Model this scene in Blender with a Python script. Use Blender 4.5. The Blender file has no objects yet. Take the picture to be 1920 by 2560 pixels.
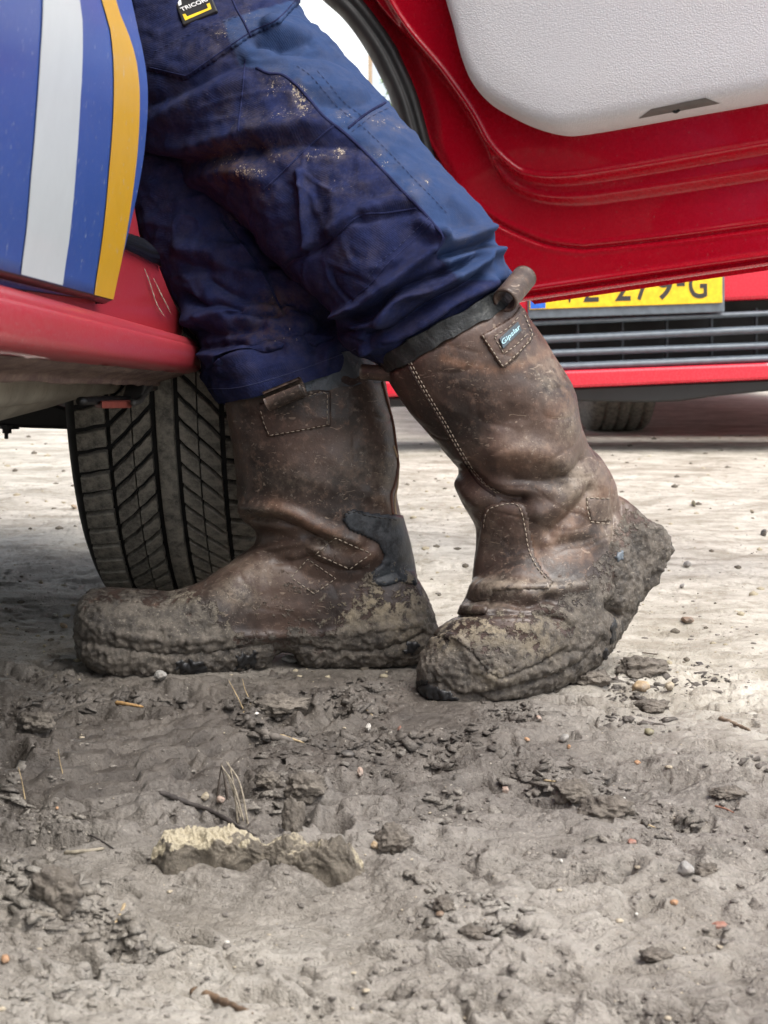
import bpy, bmesh, math, random
import numpy as np
from mathutils import Vector, Matrix
from mathutils.bvhtree import BVHTree

rng = np.random.default_rng(7)
random.seed(7)
sc = bpy.context.scene
COL = sc.collection

# ------------------------------------------------------------------ camera, sky, sun, exposure
F = 3850.0                      # focal length in photo pixels (photo is 1920 wide)
HOR = 850.0                     # horizon row
CZ = 0.323                      # camera height
PITCH = math.atan((1280 - HOR) / F)
CAM = np.array([0.0, 0.0, CZ])
FWD = np.array([0.0, math.cos(PITCH), -math.sin(PITCH)])
UPV = np.array([0.0, math.sin(PITCH), math.cos(PITCH)])

cd = bpy.data.cameras.new('camera')
cam = bpy.data.objects.new('camera', cd)
COL.objects.link(cam)
cam.location = CAM
cam.rotation_euler = (math.pi / 2 - PITCH, 0, 0)
cd.sensor_fit = 'HORIZONTAL'
cd.lens = 50.0
cd.sensor_width = 50.0 * 1920 / F
cd.clip_start = 0.02
cd.clip_end = 2000
cd.dof.use_dof = True
cd.dof.focus_distance = 1.43
cd.dof.aperture_fstop = 20.0
sc.camera = cam

SUN_EL, SUN_AZ = math.radians(60), math.radians(140)   # azimuth clockwise from +Y (north)
w = bpy.data.worlds.new('World')
sc.world = w
w.use_nodes = True
nt = w.node_tree
nt.nodes.clear()
sky = nt.nodes.new('ShaderNodeTexSky')
sky.sky_type = 'NISHITA'
sky.sun_disc = False
sky.sun_elevation = SUN_EL
sky.sun_rotation = SUN_AZ
sky.air_density = 1.0
sky.dust_density = 4.0
hs = nt.nodes.new('ShaderNodeHueSaturation')
hs.inputs['Saturation'].default_value = 0.40
bg = nt.nodes.new('ShaderNodeBackground')
bg.inputs['Strength'].default_value = 0.15
wo = nt.nodes.new('ShaderNodeOutputWorld')
nt.links.new(sky.outputs[0], hs.inputs['Color'])
nt.links.new(hs.outputs[0], bg.inputs['Color'])
nt.links.new(bg.outputs[0], wo.inputs['Surface'])

sl = bpy.data.lights.new('sun', 'SUN')
sl.energy = 1.35
sl.angle = math.radians(36)
sl.color = (1.0, 0.96, 0.9)
sun = bpy.data.objects.new('sun', sl)
COL.objects.link(sun)
sd = Vector((math.sin(SUN_AZ) * math.cos(SUN_EL), math.cos(SUN_AZ) * math.cos(SUN_EL), math.sin(SUN_EL)))
sun.rotation_euler = sd.to_track_quat('Z', 'Y').to_euler()
sun.location = (3, -2, 6)

sc.view_settings.view_transform = 'Standard'
sc.view_settings.look = 'None'
sc.view_settings.exposure = 1.05
sc.view_settings.gamma = 1.0
sc.view_settings.use_curve_mapping = False
sc.cycles.max_bounces = 5
sc.cycles.diffuse_bounces = 3
sc.cycles.glossy_bounces = 2
sc.cycles.use_denoising = True
sc.cycles.use_adaptive_sampling = True
sc.cycles.adaptive_threshold = 0.01

# ------------------------------------------------------------------ geometry helpers
def ray(px, py):
    px = np.asarray(px, float); py = np.asarray(py, float)
    x = (px - 960) / F; y = -(py - 1280) / F
    d = FWD + y[..., None] * UPV
    d = d + x[..., None] * np.array([1.0, 0, 0])
    return d

def P(px, py, Y):
    d = ray(px, py)
    t = np.asarray(Y, float) / d[..., 1]
    return CAM + t[..., None] * d

def PXc(px, py, X):             # on the plane X = const
    d = ray(px, py)
    t = X / d[..., 0]
    return CAM + t[..., None] * d

def G(px, py, z=0.0):           # on the ground
    d = ray(px, py)
    t = (z - CZ) / d[..., 2]
    return CAM + t[..., None] * d

def proj(p):
    v = np.asarray(p) - CAM
    dd = v @ FWD
    dd = np.where(np.abs(dd) < 1e-6, 1e-6, dd)
    return 960 + F * v[..., 0] / dd, 1280 - F * (v @ UPV) / dd

def plist(pts):
    return np.array(pts, float)

def crop(pts, ox, oy, s=0.3858):
    return [(ox + s * x, oy + s * y) for x, y in pts]

def dist_poly(px, py, poly):
    poly = plist(poly)
    best = np.full(px.shape, 1e9)
    for i in range(len(poly) - 1):
        a = poly[i]; b = poly[i + 1]
        ab = b - a
        L = max((ab ** 2).sum(), 1e-9)
        t = np.clip(((px - a[0]) * ab[0] + (py - a[1]) * ab[1]) / L, 0, 1)
        d = np.hypot(px - a[0] - t * ab[0], py - a[1] - t * ab[1])
        best = np.minimum(best, d)
    return best

def inside(px, py, poly):
    poly = plist(poly)
    n = len(poly); c = np.zeros(px.shape, bool)
    j = n - 1
    for i in range(n):
        xi, yi = poly[i]; xj, yj = poly[j]
        if yi != yj:
            cond = ((yi > py) != (yj > py)) & (px < (xj - xi) * (py - yi) / (yj - yi) + xi)
            c ^= cond
        j = i
    return c

def sdist(px, py, poly):        # >0 inside
    p2 = list(poly) + [poly[0]]
    d = dist_poly(px, py, p2)
    return np.where(inside(px, py, poly), d, -d)

def sstep(x, a, b):
    t = np.clip((x - a) / (b - a), 0, 1)
    return t * t * (3 - 2 * t)

def smooth_poly(pts, n=8):
    """Catmull-Rom resample of a polyline (any dimension)."""
    p = np.array(pts, float)
    q = np.vstack([2 * p[0] - p[1], p, 2 * p[-1] - p[-2]])
    out = []
    for i in range(1, len(q) - 2):
        for k in range(n):
            t = k / n
            a, b, c, d = q[i - 1], q[i], q[i + 1], q[i + 2]
            out.append(0.5 * (2 * b + (c - a) * t + (2 * a - 5 * b + 4 * c - d) * t ** 2 + (3 * b - a - 3 * c + d) * t ** 3))
    out.append(p[-1])
    return np.array(out)

def resample(pts, n):
    p = np.array(pts, float)
    s = np.r_[0, np.cumsum(np.linalg.norm(np.diff(p, axis=0), axis=1))]
    u = np.linspace(0, s[-1], n)
    return np.stack([np.interp(u, s, p[:, k]) for k in range(p.shape[1])], 1)

# gradient noise -------------------------------------------------------
_perm = np.r_[rng.permutation(256), np.zeros(0, int)]
_perm = np.concatenate([_perm, _perm, _perm])
_g3 = rng.normal(size=(256, 3)); _g3 /= np.linalg.norm(_g3, axis=1)[:, None]

def perlin(p, seed=0):
    p = np.asarray(p, float) + seed * 17.37
    i = np.floor(p).astype(int); f = p - i
    i &= 255
    u = f * f * f * (f * (f * 6 - 15) + 10)
    res = 0
    for dx in (0, 1):
        for dy in (0, 1):
            for dz in (0, 1):
                h = _perm[_perm[_perm[(i[:, 0] + dx) & 255] + ((i[:, 1] + dy) & 255)] + ((i[:, 2] + dz) & 255)]
                g = _g3[h]
                v = g[:, 0] * (f[:, 0] - dx) + g[:, 1] * (f[:, 1] - dy) + g[:, 2] * (f[:, 2] - dz)
                wgt = (u[:, 0] if dx else 1 - u[:, 0]) * (u[:, 1] if dy else 1 - u[:, 1]) * (u[:, 2] if dz else 1 - u[:, 2])
                res = res + v * wgt
    return res * 1.5

def perlin2(x, y, seed=0):
    x = np.asarray(x, float) + seed * 13.7; y = np.asarray(y, float) + seed * 7.9
    ix = np.floor(x).astype(int); iy = np.floor(y).astype(int)
    fx = x - ix; fy = y - iy
    ux = fx * fx * fx * (fx * (fx * 6 - 15) + 10); uy = fy * fy * fy * (fy * (fy * 6 - 15) + 10)
    r = 0
    for dx in (0, 1):
        for dy in (0, 1):
            h = _perm[_perm[(ix + dx) & 255] + ((iy + dy) & 255)]
            g = _g3[h]
            v = g[..., 0] * (fx - dx) + g[..., 1] * (fy - dy)
            r = r + v * (ux if dx else 1 - ux) * (uy if dy else 1 - uy)
    return r * 1.7

def worley2(x, y, seed=0, tilt=False):
    x = np.asarray(x, float) + seed * 5.3; y = np.asarray(y, float) + seed * 9.1
    ix = np.floor(x).astype(int); iy = np.floor(y).astype(int)
    f1 = np.full(x.shape, 9.0); f2 = np.full(x.shape, 9.0); cid = np.zeros(x.shape, int); ox = np.zeros(x.shape); oy = np.zeros(x.shape)
    for dx in (-1, 0, 1):
        for dy in (-1, 0, 1):
            h = _perm[_perm[(ix + dx) & 255] + ((iy + dy) & 255)]
            cx = ix + dx + 0.5 + 0.45 * _g3[h, 0]; cy = iy + dy + 0.5 + 0.45 * _g3[h, 1]
            d = np.hypot(x - cx, y - cy)
            new = d < f1
            f2 = np.where(new, f1, np.minimum(f2, d))
            cid = np.where(new, h, cid); ox = np.where(new, x - cx, ox); oy = np.where(new, y - cy, oy)
            f1 = np.where(new, d, f1)
    if tilt: return f1, f2, _g3[cid, 2], ox * _g3[cid, 0] + oy * _g3[cid, 1]
    return f1, f2, _g3[cid, 2]

def fbm3(p, freq, octs, seed=0, gain=0.5):
    r = 0; a = 1
    for k in range(octs):
        r = r + a * perlin(p * freq, seed + k); freq *= 2.03; a *= gain
    return r

# mesh objects ---------------------------------------------------------
def put(o, parent=None, label=None, cat=None, kind=None, group=None):
    if o.name not in COL.objects:
        COL.objects.link(o)
    if parent is not None:
        o.parent = parent
        if parent.type == 'EMPTY':
            o.matrix_parent_inverse = Matrix.Translation(-parent.location)
    if label: o['label'] = label
    if cat: o['category'] = cat
    if kind: o['kind'] = kind
    if group: o['group'] = group
    return o

def mk(name, verts, faces, mat, parent=None, smooth=True, attrs=None, **kw):
    verts = np.asarray(verts, float)
    me = bpy.data.meshes.new(name)
    if isinstance(faces, np.ndarray):
        n, k = faces.shape
        me.vertices.add(len(verts)); me.vertices.foreach_set('co', verts.astype(np.float32).ravel())
        me.loops.add(n * k); me.loops.foreach_set('vertex_index', faces.astype(np.int32).ravel())
        me.polygons.add(n); me.polygons.foreach_set('loop_start', np.arange(0, n * k, k, dtype=np.int32))
        me.update(calc_edges=True)
    else:
        me.from_pydata(verts.tolist(), [], [list(map(int, f)) for f in faces])
    me.validate()
    if smooth:
        me.polygons.foreach_set('use_smooth', np.ones(len(me.polygons), bool))
    for an, av in (attrs or {}).items():
        at = me.attributes.new(an, 'FLOAT', 'POINT')
        at.data.foreach_set('value', np.asarray(av, np.float32))
    me.update()
    if mat: me.materials.append(mat)
    o = bpy.data.objects.new(name, me)
    return put(o, parent, **kw)

def empty(name, loc, **kw):
    o = bpy.data.objects.new(name, None)
    o.location = loc
    put(o, **kw)
    bpy.context.view_layer.update()
    return o

def gridfaces(nr, nc, wrap=False):
    r = np.arange(nr - 1)[:, None]; c = np.arange(nc if wrap else nc - 1)[None, :]
    c2 = (c + 1) % nc
    a = r * nc + c; b = r * nc + c2; d = (r + 1) * nc + c; e = (r + 1) * nc + c2
    return np.stack([a, b, e, d], -1).reshape(-1, 4)

def mesh_np(o):
    me = o.data
    v = np.empty(len(me.vertices) * 3, np.float32); me.vertices.foreach_get('co', v)
    n = np.empty(len(me.vertices) * 3, np.float32); me.vertices.foreach_get('normal', n)
    return v.reshape(-1, 3).astype(float), n.reshape(-1, 3).astype(float)

def set_co(o, v):
    o.data.vertices.foreach_set('co', v.astype(np.float32).ravel()); o.data.update()

def set_attr(o, name, val):
    at = o.data.attributes.get(name) or o.data.attributes.new(name, 'FLOAT', 'POINT')
    at.data.foreach_set('value', np.asarray(val, np.float32))

def faces_np(o):
    me = o.data
    n = len(me.loops)
    li = np.empty(n, np.int32); me.loops.foreach_get('vertex_index', li)
    return li.reshape(-1, 4)

def bvh_of(o):
    v, _ = mesh_np(o)
    me = o.data
    return BVHTree.FromPolygons(v.tolist(), [tuple(p.vertices) for p in me.polygons])

def on_surface(bvh, pts, lift=0.0):
    """drop photo-pixel points on a surface seen from the camera"""
    out = []; nor = []
    for (x, y) in pts:
        d = ray(x, y)
        h = bvh.ray_cast(Vector(CAM), Vector(d).normalized())
        if h[0] is None:
            continue
        n = h[1]
        if n.dot(Vector(d)) > 0: n = -n
        out.append(np.array(h[0]) + lift * np.array(n)); nor.append(np.array(n))
    return np.array(out), np.array(nor)

def tube_arrays(path, rad, n=8, closed=False, flat=None, caps=True):
    path = np.array(path, float); m = len(path)
    rad = np.broadcast_to(np.asarray(rad, float), (m,))
    T = np.gradient(path, axis=0); T /= np.linalg.norm(T, axis=1)[:, None] + 1e-12
    ref = np.array([0.0, 0, 1]) if abs(T[0, 2]) < 0.9 else np.array([1.0, 0, 0])
    N = np.zeros_like(T)
    u = np.cross(T[0], ref); u /= np.linalg.norm(u)
    for i in range(m):
        u = u - T[i] * (u @ T[i]); u /= np.linalg.norm(u) + 1e-12
        N[i] = u
    if flat is not None:        # given normals: thin along the normal
        N = flat - T * (flat * T).sum(1)[:, None]; N /= np.linalg.norm(N, axis=1)[:, None] + 1e-12
    B = np.cross(T, N)
    ph = np.linspace(0, 2 * np.pi, n, endpoint=False)
    return path, T, N, B, rad, ph

def tube(path, rad, n=8, aspect=1.0, flat=None):
    path, T, N, B, rad, ph = tube_arrays(path, rad, n, flat=flat)
    v = path[:, None, :] + rad[:, None, None] * (np.cos(ph)[None, :, None] * N[:, None, :] * aspect + np.sin(ph)[None, :, None] * B[:, None, :])
    m = len(path)
    f = gridfaces(m, n, wrap=True)
    fl = [tuple(x) for x in f] + [tuple(range(n))[::-1], tuple(range((m - 1) * n, m * n))]
    return v.reshape(-1, 3), fl

def join(parts):
    vs = []; fs = []; o = 0
    for v, f in parts:
        vs.append(np.asarray(v)); fs += [tuple(int(i) + o for i in ff) for ff in f]; o += len(v)
    return np.vstack(vs), fs

def prism(poly3, back, bevel=0.0, seg=2):
    """closed prism: 3-d polygon extruded by the vector back"""
    bm = bmesh.new()
    vs = [bm.verts.new(p) for p in poly3]
    f = bm.faces.new(vs)
    ex = bmesh.ops.extrude_face_region(bm, geom=[f])
    bmesh.ops.translate(bm, verts=[g for g in ex['geom'] if isinstance(g, bmesh.types.BMVert)], vec=Vector(back))
    bmesh.ops.recalc_face_normals(bm, faces=bm.faces)
    if bevel:
        bmesh.ops.bevel(bm, geom=list(bm.edges), offset=bevel, segments=seg, affect='EDGES', profile=0.5)
    return bm

def bm_obj(name, bm, mat, parent=None, smooth=False, **kw):
    me = bpy.data.meshes.new(name); bm.to_mesh(me); bm.free()
    if smooth:
        me.polygons.foreach_set('use_smooth', np.ones(len(me.polygons), bool))
    if mat: me.materials.append(mat)
    return put(bpy.data.objects.new(name, me), parent, **kw)

def prism_px(name, poly, Y, depth, mat, parent=None, bevel=0.003, smooth=False, **kw):
    p = plist(poly)
    pts = P(p[:, 0], p[:, 1], Y)
    return bm_obj(name, prism(pts, (0, depth, 0), bevel), mat, parent, smooth, **kw)

def box(name, lo, hi, mat, parent=None, bevel=0.004, **kw):
    pts = [(lo[0], lo[1], lo[2]), (hi[0], lo[1], lo[2]), (hi[0], lo[1], hi[2]), (lo[0], lo[1], hi[2])]
    return bm_obj(name, prism(pts, (0, hi[1] - lo[1], 0), bevel), mat, parent, **kw)

def loft(stations, nphi=120, nst=160):
    """stations: (ax,ay,bx,by, Ya,Yb, depth radius, exponent) -> closed tube; a..b is the outline in the photo"""
    s = np.array(stations, float)
    cen = P((s[:, 0] + s[:, 2]) / 2, (s[:, 1] + s[:, 3]) / 2, (s[:, 4] + s[:, 5]) / 2)
    A = P(s[:, 0], s[:, 1], s[:, 4]); B = P(s[:, 2], s[:, 3], s[:, 5])
    arr = np.hstack([A, B, s[:, 6:8]])
    arr = resample_by(arr, cen, nst)
    A, B, rd, ex = arr[:, 0:3], arr[:, 3:6], arr[:, 6], arr[:, 7]
    c = (A + B) / 2; e = (B - A) / 2
    T = np.gradient(c, axis=0); T /= np.linalg.norm(T, axis=1)[:, None] + 1e-12
    d = np.cross(T, e); d /= np.linalg.norm(d, axis=1)[:, None] + 1e-12
    d = np.where((d[:, 1] < 0)[:, None], -d, d)
    k = np.ones(9) / 9
    for q in range(3):
        dp = np.r_[np.repeat(d[0, q], 4), d[:, q], np.repeat(d[-1, q], 4)]
        d[:, q] = np.convolve(dp, k, 'valid')
    d /= np.linalg.norm(d, axis=1)[:, None] + 1e-12
    ph = np.linspace(0, 2 * np.pi, nphi, endpoint=False)
    co = np.cos(ph)[None, :]; si = np.sin(ph)[None, :]
    q = (2.0 / ex)[:, None]
    co = np.sign(co) * np.abs(co) ** q; si = np.sign(si) * np.abs(si) ** q
    v = c[:, None, :] + e[:, None, :] * co[..., None] + d[:, None, :] * (rd[:, None] * si)[..., None]
    f = gridfaces(nst, nphi, wrap=True)
    mid = nst // 2; q0 = v[mid, 0]; q1 = v[mid, 1]; q2 = v[mid + 1, 0]
    if np.cross(q1 - q0, q2 - q0) @ (q0 - c[mid]) < 0: f = f[:, ::-1]
    return v.reshape(-1, 3), f

def resample_by(arr, cen, n):
    m = len(arr)
    dense = smooth_poly(np.hstack([cen, arr]), 16)
    s = np.r_[0, np.cumsum(np.linalg.norm(np.diff(dense[:, :3], axis=0), axis=1) + 1e-5)]
    u = np.linspace(0, s[-1], n)
    return np.stack([np.interp(u, s, dense[:, 3 + k]) for k in range(arr.shape[1])], 1)

def capped(v, f, nphi):
    nst = len(v) // nphi
    fl = [tuple(x) for x in f]
    v = np.vstack([v, v[:nphi].mean(0), v[-nphi:].mean(0)])
    a = len(v) - 2; b = len(v) - 1
    for i in range(nphi):
        j = (i + 1) % nphi
        fl.append((a, j, i)); fl.append((b, (nst - 1) * nphi + i, (nst - 1) * nphi + j))
    return v, fl

def remesh(parts, voxel, smooth_it=6):
    v, f = join(parts)
    me = bpy.data.meshes.new('tmp'); me.from_pydata(v.tolist(), [], f); me.update()
    bm = bmesh.new(); bm.from_mesh(me); bmesh.ops.recalc_face_normals(bm, faces=bm.faces); bm.to_mesh(me); bm.free()
    o = bpy.data.objects.new('tmp', me); COL.objects.link(o)
    m = o.modifiers.new('r', 'REMESH'); m.mode = 'VOXEL'; m.voxel_size = voxel; m.use_smooth_shade = True
    if smooth_it:
        m2 = o.modifiers.new('s', 'SMOOTH'); m2.iterations = smooth_it; m2.factor = 0.5
    dg = bpy.context.evaluated_depsgraph_get()
    res = bpy.data.meshes.new_from_object(o.evaluated_get(dg))
    bpy.data.objects.remove(o)
    return res

def shell(src, poly, t, name, mat, parent, front=True, soft=None, extra=None, rag=0.0, kind=None):
    """a raised patch of a surface: the faces of src inside a photo-pixel polygon, lifted by t"""
    v, n = mesh_np(src); f = faces_np(src)
    px, py = proj(v)
    rag_ = rag * (perlin(v * 70, 91) + .6 * perlin(v * 190, 92)) if rag else 0.0
    ins = sdist(px, py, poly) + rag_ > 0 if rag else inside(px, py, poly)
    if front:
        view = v - CAM
        ins &= ((n * view).sum(1) < 0)
    sel = ins[f].all(1)
    f = f[sel]
    used = np.unique(f)
    mp = -np.ones(len(v), int); mp[used] = np.arange(len(used))
    f2 = mp[f]
    sd = sdist(px[used], py[used], poly)
    lift = t * np.clip(sd / (soft or 4.0), 0.25, 1) ** 0.5
    top = v[used] + n[used] * lift[:, None]
    m = len(used)
    bot = v[used] - n[used] * 0.001
    e = np.sort(np.concatenate([f2[:, [0, 1]], f2[:, [1, 2]], f2[:, [2, 3]], f2[:, [3, 0]]]), 1)
    ed = np.concatenate([f2[:, [0, 1]], f2[:, [1, 2]], f2[:, [2, 3]], f2[:, [3, 0]]])
    uq, inv, cnt = np.unique(e, axis=0, return_inverse=True, return_counts=True)
    b = ed[cnt[inv.ravel()] == 1]
    side = np.stack([b[:, 1], b[:, 0], b[:, 0] + m, b[:, 1] + m], 1)
    attrs = {}
    for a in (extra or []):
        at = np.empty(len(v), np.float32); src.data.attributes[a].data.foreach_get('value', at)
        attrs[a] = np.concatenate([at[used], at[used]])
    return mk(name, np.vstack([top, bot]), np.vstack([f2, side]), mat, parent, attrs=attrs, kind=kind)

def stitches(bvh, poly, mat, parent, dash=9, gap=6, r=0.0007, lift=0.0008, name='stitching', sm=True):
    parts = []
    p = smooth_poly(poly, 12) if sm else resample(poly, 200)
    L = np.linalg.norm(np.diff(p, axis=0), axis=1).sum()
    n = max(2, int(L / (dash + gap)))
    pp = resample(p, n * 6 + 1)
    for i in range(n):
        seg = pp[i * 6:i * 6 + 5]
        pts, nor = on_surface(bvh, seg[[0, 2, 4]], lift)
        if len(pts) < 3 or np.linalg.norm(pts[0] - pts[2]) > 0.02:
            continue
        parts.append(tube(pts, r * np.array([0.6, 1, 0.6]), 5))
    if not parts: return None
    v, f = join(parts)
    return mk(name, v, f, mat, parent, kind='stuff')

def seam(bvh, poly, mat, parent, r=0.0016, lift=0.0, name='seam', n=80):
    p = resample(smooth_poly(poly, 10), n)
    pts, nor = on_surface(bvh, p, lift)
    ok = np.r_[True, np.linalg.norm(np.diff(pts, axis=0), axis=1) < 0.02]
    pts = pts[ok]
    v, f = tube(pts, r, 7)
    return mk(name, v, f, mat, parent)

def creases(v, n, feats, facing=True):
    """push a surface in or out along photo-pixel polylines: (polyline, width px, amount m)"""
    px, py = proj(v)
    view = v - CAM; view /= np.linalg.norm(view, axis=1)[:, None]
    fr = sstep(-(n * view).sum(1), -0.15, 0.25) if facing else 1.0
    dsp = np.zeros(len(v))
    for poly, wd, amt in feats:
        p = smooth_poly(poly, 6)
        m = (px > p[:, 0].min() - 4 * wd) & (px < p[:, 0].max() + 4 * wd) & (py > p[:, 1].min() - 4 * wd) & (py < p[:, 1].max() + 4 * wd)
        if not m.any(): continue
        d = dist_poly(px[m], py[m], p)
        dsp[m] += amt * (np.exp(-(d / wd) ** 2) if amt > 0 else 0.45 * np.exp(-(d / wd) ** 2) + 0.55 * np.exp(-1.6 * d / wd))
    return dsp * fr

def blob(sub=3, amp=0.25, freq=1.6, seed=0, scale=(1, 1, 1), flat=None):
    bm = bmesh.new(); bmesh.ops.create_icosphere(bm, subdivisions=sub, radius=1.0)
    v = np.array([x.co[:] for x in bm.verts]); f = [tuple(q.index for q in p.verts) for p in bm.faces]
    bm.free()
    r = 1 + amp * fbm3(v, freq, 3, seed)
    v = v * r[:, None]
    if flat is not None:
        for k in range(flat):
            a = _g3[(seed * 7 + k * 31) % 256]; h = v @ a; lim = 0.72
            v = v - np.clip(h - lim, 0, None)[:, None] * a * 0.85
    return v * np.array(scale), f

# ------------------------------------------------------------------ materials
class M:
    def __init__(self, name):
        self.m = bpy.data.materials.new(name); self.m.use_nodes = True
        self.t = self.m.node_tree; self.b = self.t.nodes['Principled BSDF']
    def n(self, typ, **kw):
        x = self.t.nodes.new(typ)
        for k, v in kw.items(): setattr(x, k, v)
        return x
    def l(self, a, b): self.t.links.new(a, b)
    def coord(self):
        return self.n('ShaderNodeTexCoord').outputs['Object']
    def noise(self, scale, detail=4, rough=0.6, vec=None, stretch=None, dist=0.0):
        x = self.n('ShaderNodeTexNoise'); x.inputs['Scale'].default_value = scale
        x.inputs['Detail'].default_value = min(detail, 4); x.inputs['Roughness'].default_value = rough
        x.inputs['Distortion'].default_value = dist
        v = vec or self.coord()
        if stretch:
            mp = self.n('ShaderNodeMapping'); mp.inputs['Scale'].default_value = stretch
            self.l(v, mp.inputs['Vector']); v = mp.outputs[0]
        self.l(v, x.inputs['Vector'])
        return x.outputs['Fac']
    def voronoi(self, scale, feature='F1', vec=None):
        x = self.n('ShaderNodeTexVoronoi'); x.feature = feature; x.inputs['Scale'].default_value = scale
        self.l(vec or self.coord(), x.inputs['Vector'])
        return x.outputs['Distance']
    def ramp(self, fac, a, b, ca=0.0, cb=1.0):
        x = self.n('ShaderNodeMapRange'); x.interpolation_type = 'SMOOTHSTEP'
        self.l(fac, x.inputs['Value'])
        x.inputs['From Min'].default_value = a; x.inputs['From Max'].default_value = b
        x.inputs['To Min'].default_value = ca; x.inputs['To Max'].default_value = cb
        return x.outputs[0]
    def attr(self, name):
        x = self.n('ShaderNodeAttribute'); x.attribute_name = name
        return x.outputs['Fac']
    def val(self, s, k):
        if isinstance(s, (int, float)): k.default_value = s
        elif isinstance(s, tuple): k.default_value = (*s, 1) if len(s) == 3 else s
        else: self.l(s, k)
    def mix(self, fac, a, b):
        x = self.n('ShaderNodeMix', data_type='RGBA')
        self.val(fac, x.inputs[0]); self.val(a, x.inputs[6]); self.val(b, x.inputs[7])
        return x.outputs[2]
    def math(self, op, a, b=0.0):
        x = self.n('ShaderNodeMath', operation=op); self.val(a, x.inputs[0]); self.val(b, x.inputs[1])
        return x.outputs[0]
    def bump(self, h, dist, strength=1.0, prev=None):
        x = self.n('ShaderNodeBump'); x.inputs['Distance'].default_value = dist; x.inputs['Strength'].default_value = strength
        self.l(h, x.inputs['Height'])
        if prev: self.l(prev, x.inputs['Normal'])
        return x.outputs[0]
    def set(self, **kw):
        names = dict(col='Base Color', rough='Roughness', metal='Metallic', spec='Specular IOR Level', nor='Normal', coat='Coat Weight',
                     coat_rough='Coat Roughness', sheen='Sheen Weight', sheen_rough='Sheen Roughness', trans='Transmission Weight')
        for k, v in kw.items(): self.val(v, self.b.inputs[names[k]])
        return self.m

def plain(name, col, rough=0.5, **kw):
    m = M(name)
    f = m.noise(60, 3)
    c = m.mix(m.ramp(f, 0.3, 0.7), tuple(x * 0.85 for x in col), tuple(min(1, x * 1.12) for x in col))
    return m.set(col=c, rough=m.ramp(m.noise(25, 3), 0.3, 0.7, rough * 0.85, min(1, rough * 1.15)), **kw)

MUD_D, MUD_M, MUD_L = (0.080, 0.069, 0.060), (0.165, 0.147, 0.129), (0.26, 0.238, 0.212)

def mud_ground():
    m = M('mud_ground')
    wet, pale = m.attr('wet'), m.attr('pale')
    f1 = m.noise(28, 6, 0.65); f2 = m.noise(240, 5, 0.7); f3 = m.noise(6, 4, 0.6, stretch=(0.6, 1.6, 1))
    f4 = m.noise(900, 3, 0.6)
    c = m.mix(m.ramp(f1, 0.32, 0.68), MUD_D, MUD_M)
    c = m.mix(m.ramp(f2, 0.35, 0.72), c, MUD_L)
    c = m.mix(m.math('MULTIPLY', m.ramp(f3, 0.42, 0.66), 0.55), c, (0.30, 0.278, 0.25))
    c = m.mix(m.math('MULTIPLY', wet, 0.85), c, m.mix(m.ramp(f1, 0.3, 0.7), (0.050, 0.042, 0.036), (0.112, 0.097, 0.083)))  # darkens wet mud and the shade painted in with it
    # pale dry sand further out, with streaks of darker dirt
    st = m.noise(7, 6, 0.75, stretch=(0.7, 1.3, 1)); st2 = m.noise(80, 4, 0.7, stretch=(0.8, 1.2, 1))
    pc = m.mix(m.ramp(st, 0.34, 0.62), (0.33, 0.30, 0.245), (0.58, 0.545, 0.475))
    pc = m.mix(m.math('MULTIPLY', m.ramp(m.noise(26, 5, 0.8), 0.48, 0.66), 0.65), pc, (0.27, 0.24, 0.185))
    pc = m.mix(m.ramp(st2, 0.60, 0.74), pc, (0.27, 0.23, 0.18))
    c = m.mix(pale, c, pc)
    speck = m.ramp(m.noise(330, 2, 0.6), 0.69, 0.73)
    c = m.mix(m.math('MULTIPLY', speck, 0.5), c, (0.55, 0.50, 0.42))
    h1 = m.bump(m.noise(150, 4, 0.8), 0.0045, 0.8)
    h2 = m.bump(m.noise(520, 3, 0.7), 0.0016, 0.7, h1)
    r = m.mix(wet, (0.66,) * 3, (0.42,) * 3)
    r = m.math('ADD', r, m.ramp(f2, 0.3, 0.7, -0.12, 0.14))
    return m.set(col=c, rough=r, nor=h2, spec=0.3)

def red_paint(name, dust=0.0, col=(0.52, 0.003, 0.018)):
    m = M(name)
    f = m.noise(5, 3); g = m.noise(160, 5, 0.7)
    d = m.noise(1100, 2)
    c = m.mix(m.ramp(f, 0.3, 0.7), tuple(x * 0.93 for x in col), col)
    sp = m.ramp(m.noise(330, 2, 0.5), 0.70, 0.74)
    c = m.mix(m.math('MULTIPLY', sp, 0.25 + dust * 0.5), c, (0.62, 0.48, 0.42))
    if dust:
        dd = m.math('MULTIPLY', m.ramp(m.noise(420, 4, 0.8), 0.25, 0.85), dust)
        c = m.mix(dd, c, (0.50, 0.25, 0.25))
        return m.set(col=c, rough=0.36, coat=0.6, coat_rough=0.14)
    return m.set(col=c, rough=m.ramp(g, 0.3, 0.75, 0.22, 0.34), coat=0.8, coat_rough=0.06, spec=0.4)

def sticker(name, col):
    m = M(name)
    g = m.noise(40, 5, 0.7)
    sc1 = m.ramp(m.noise(300, 2, 0.6, stretch=(1, 1, 0.4)), 0.68, 0.72)
    c = m.mix(m.ramp(g, 0.25, 0.75), tuple(x * 0.95 for x in col), col)
    c = m.mix(m.math('MULTIPLY', sc1, 0.6), c, (0.65, 0.68, 0.72))
    c = m.mix(m.math('MULTIPLY', m.ramp(m.noise(300, 4, 0.7), 0.5, 0.8), 0.12), c, (0.55, 0.56, 0.58))
    return m.set(col=c, rough=0.34, coat=0.3, coat_rough=0.12)

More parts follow.
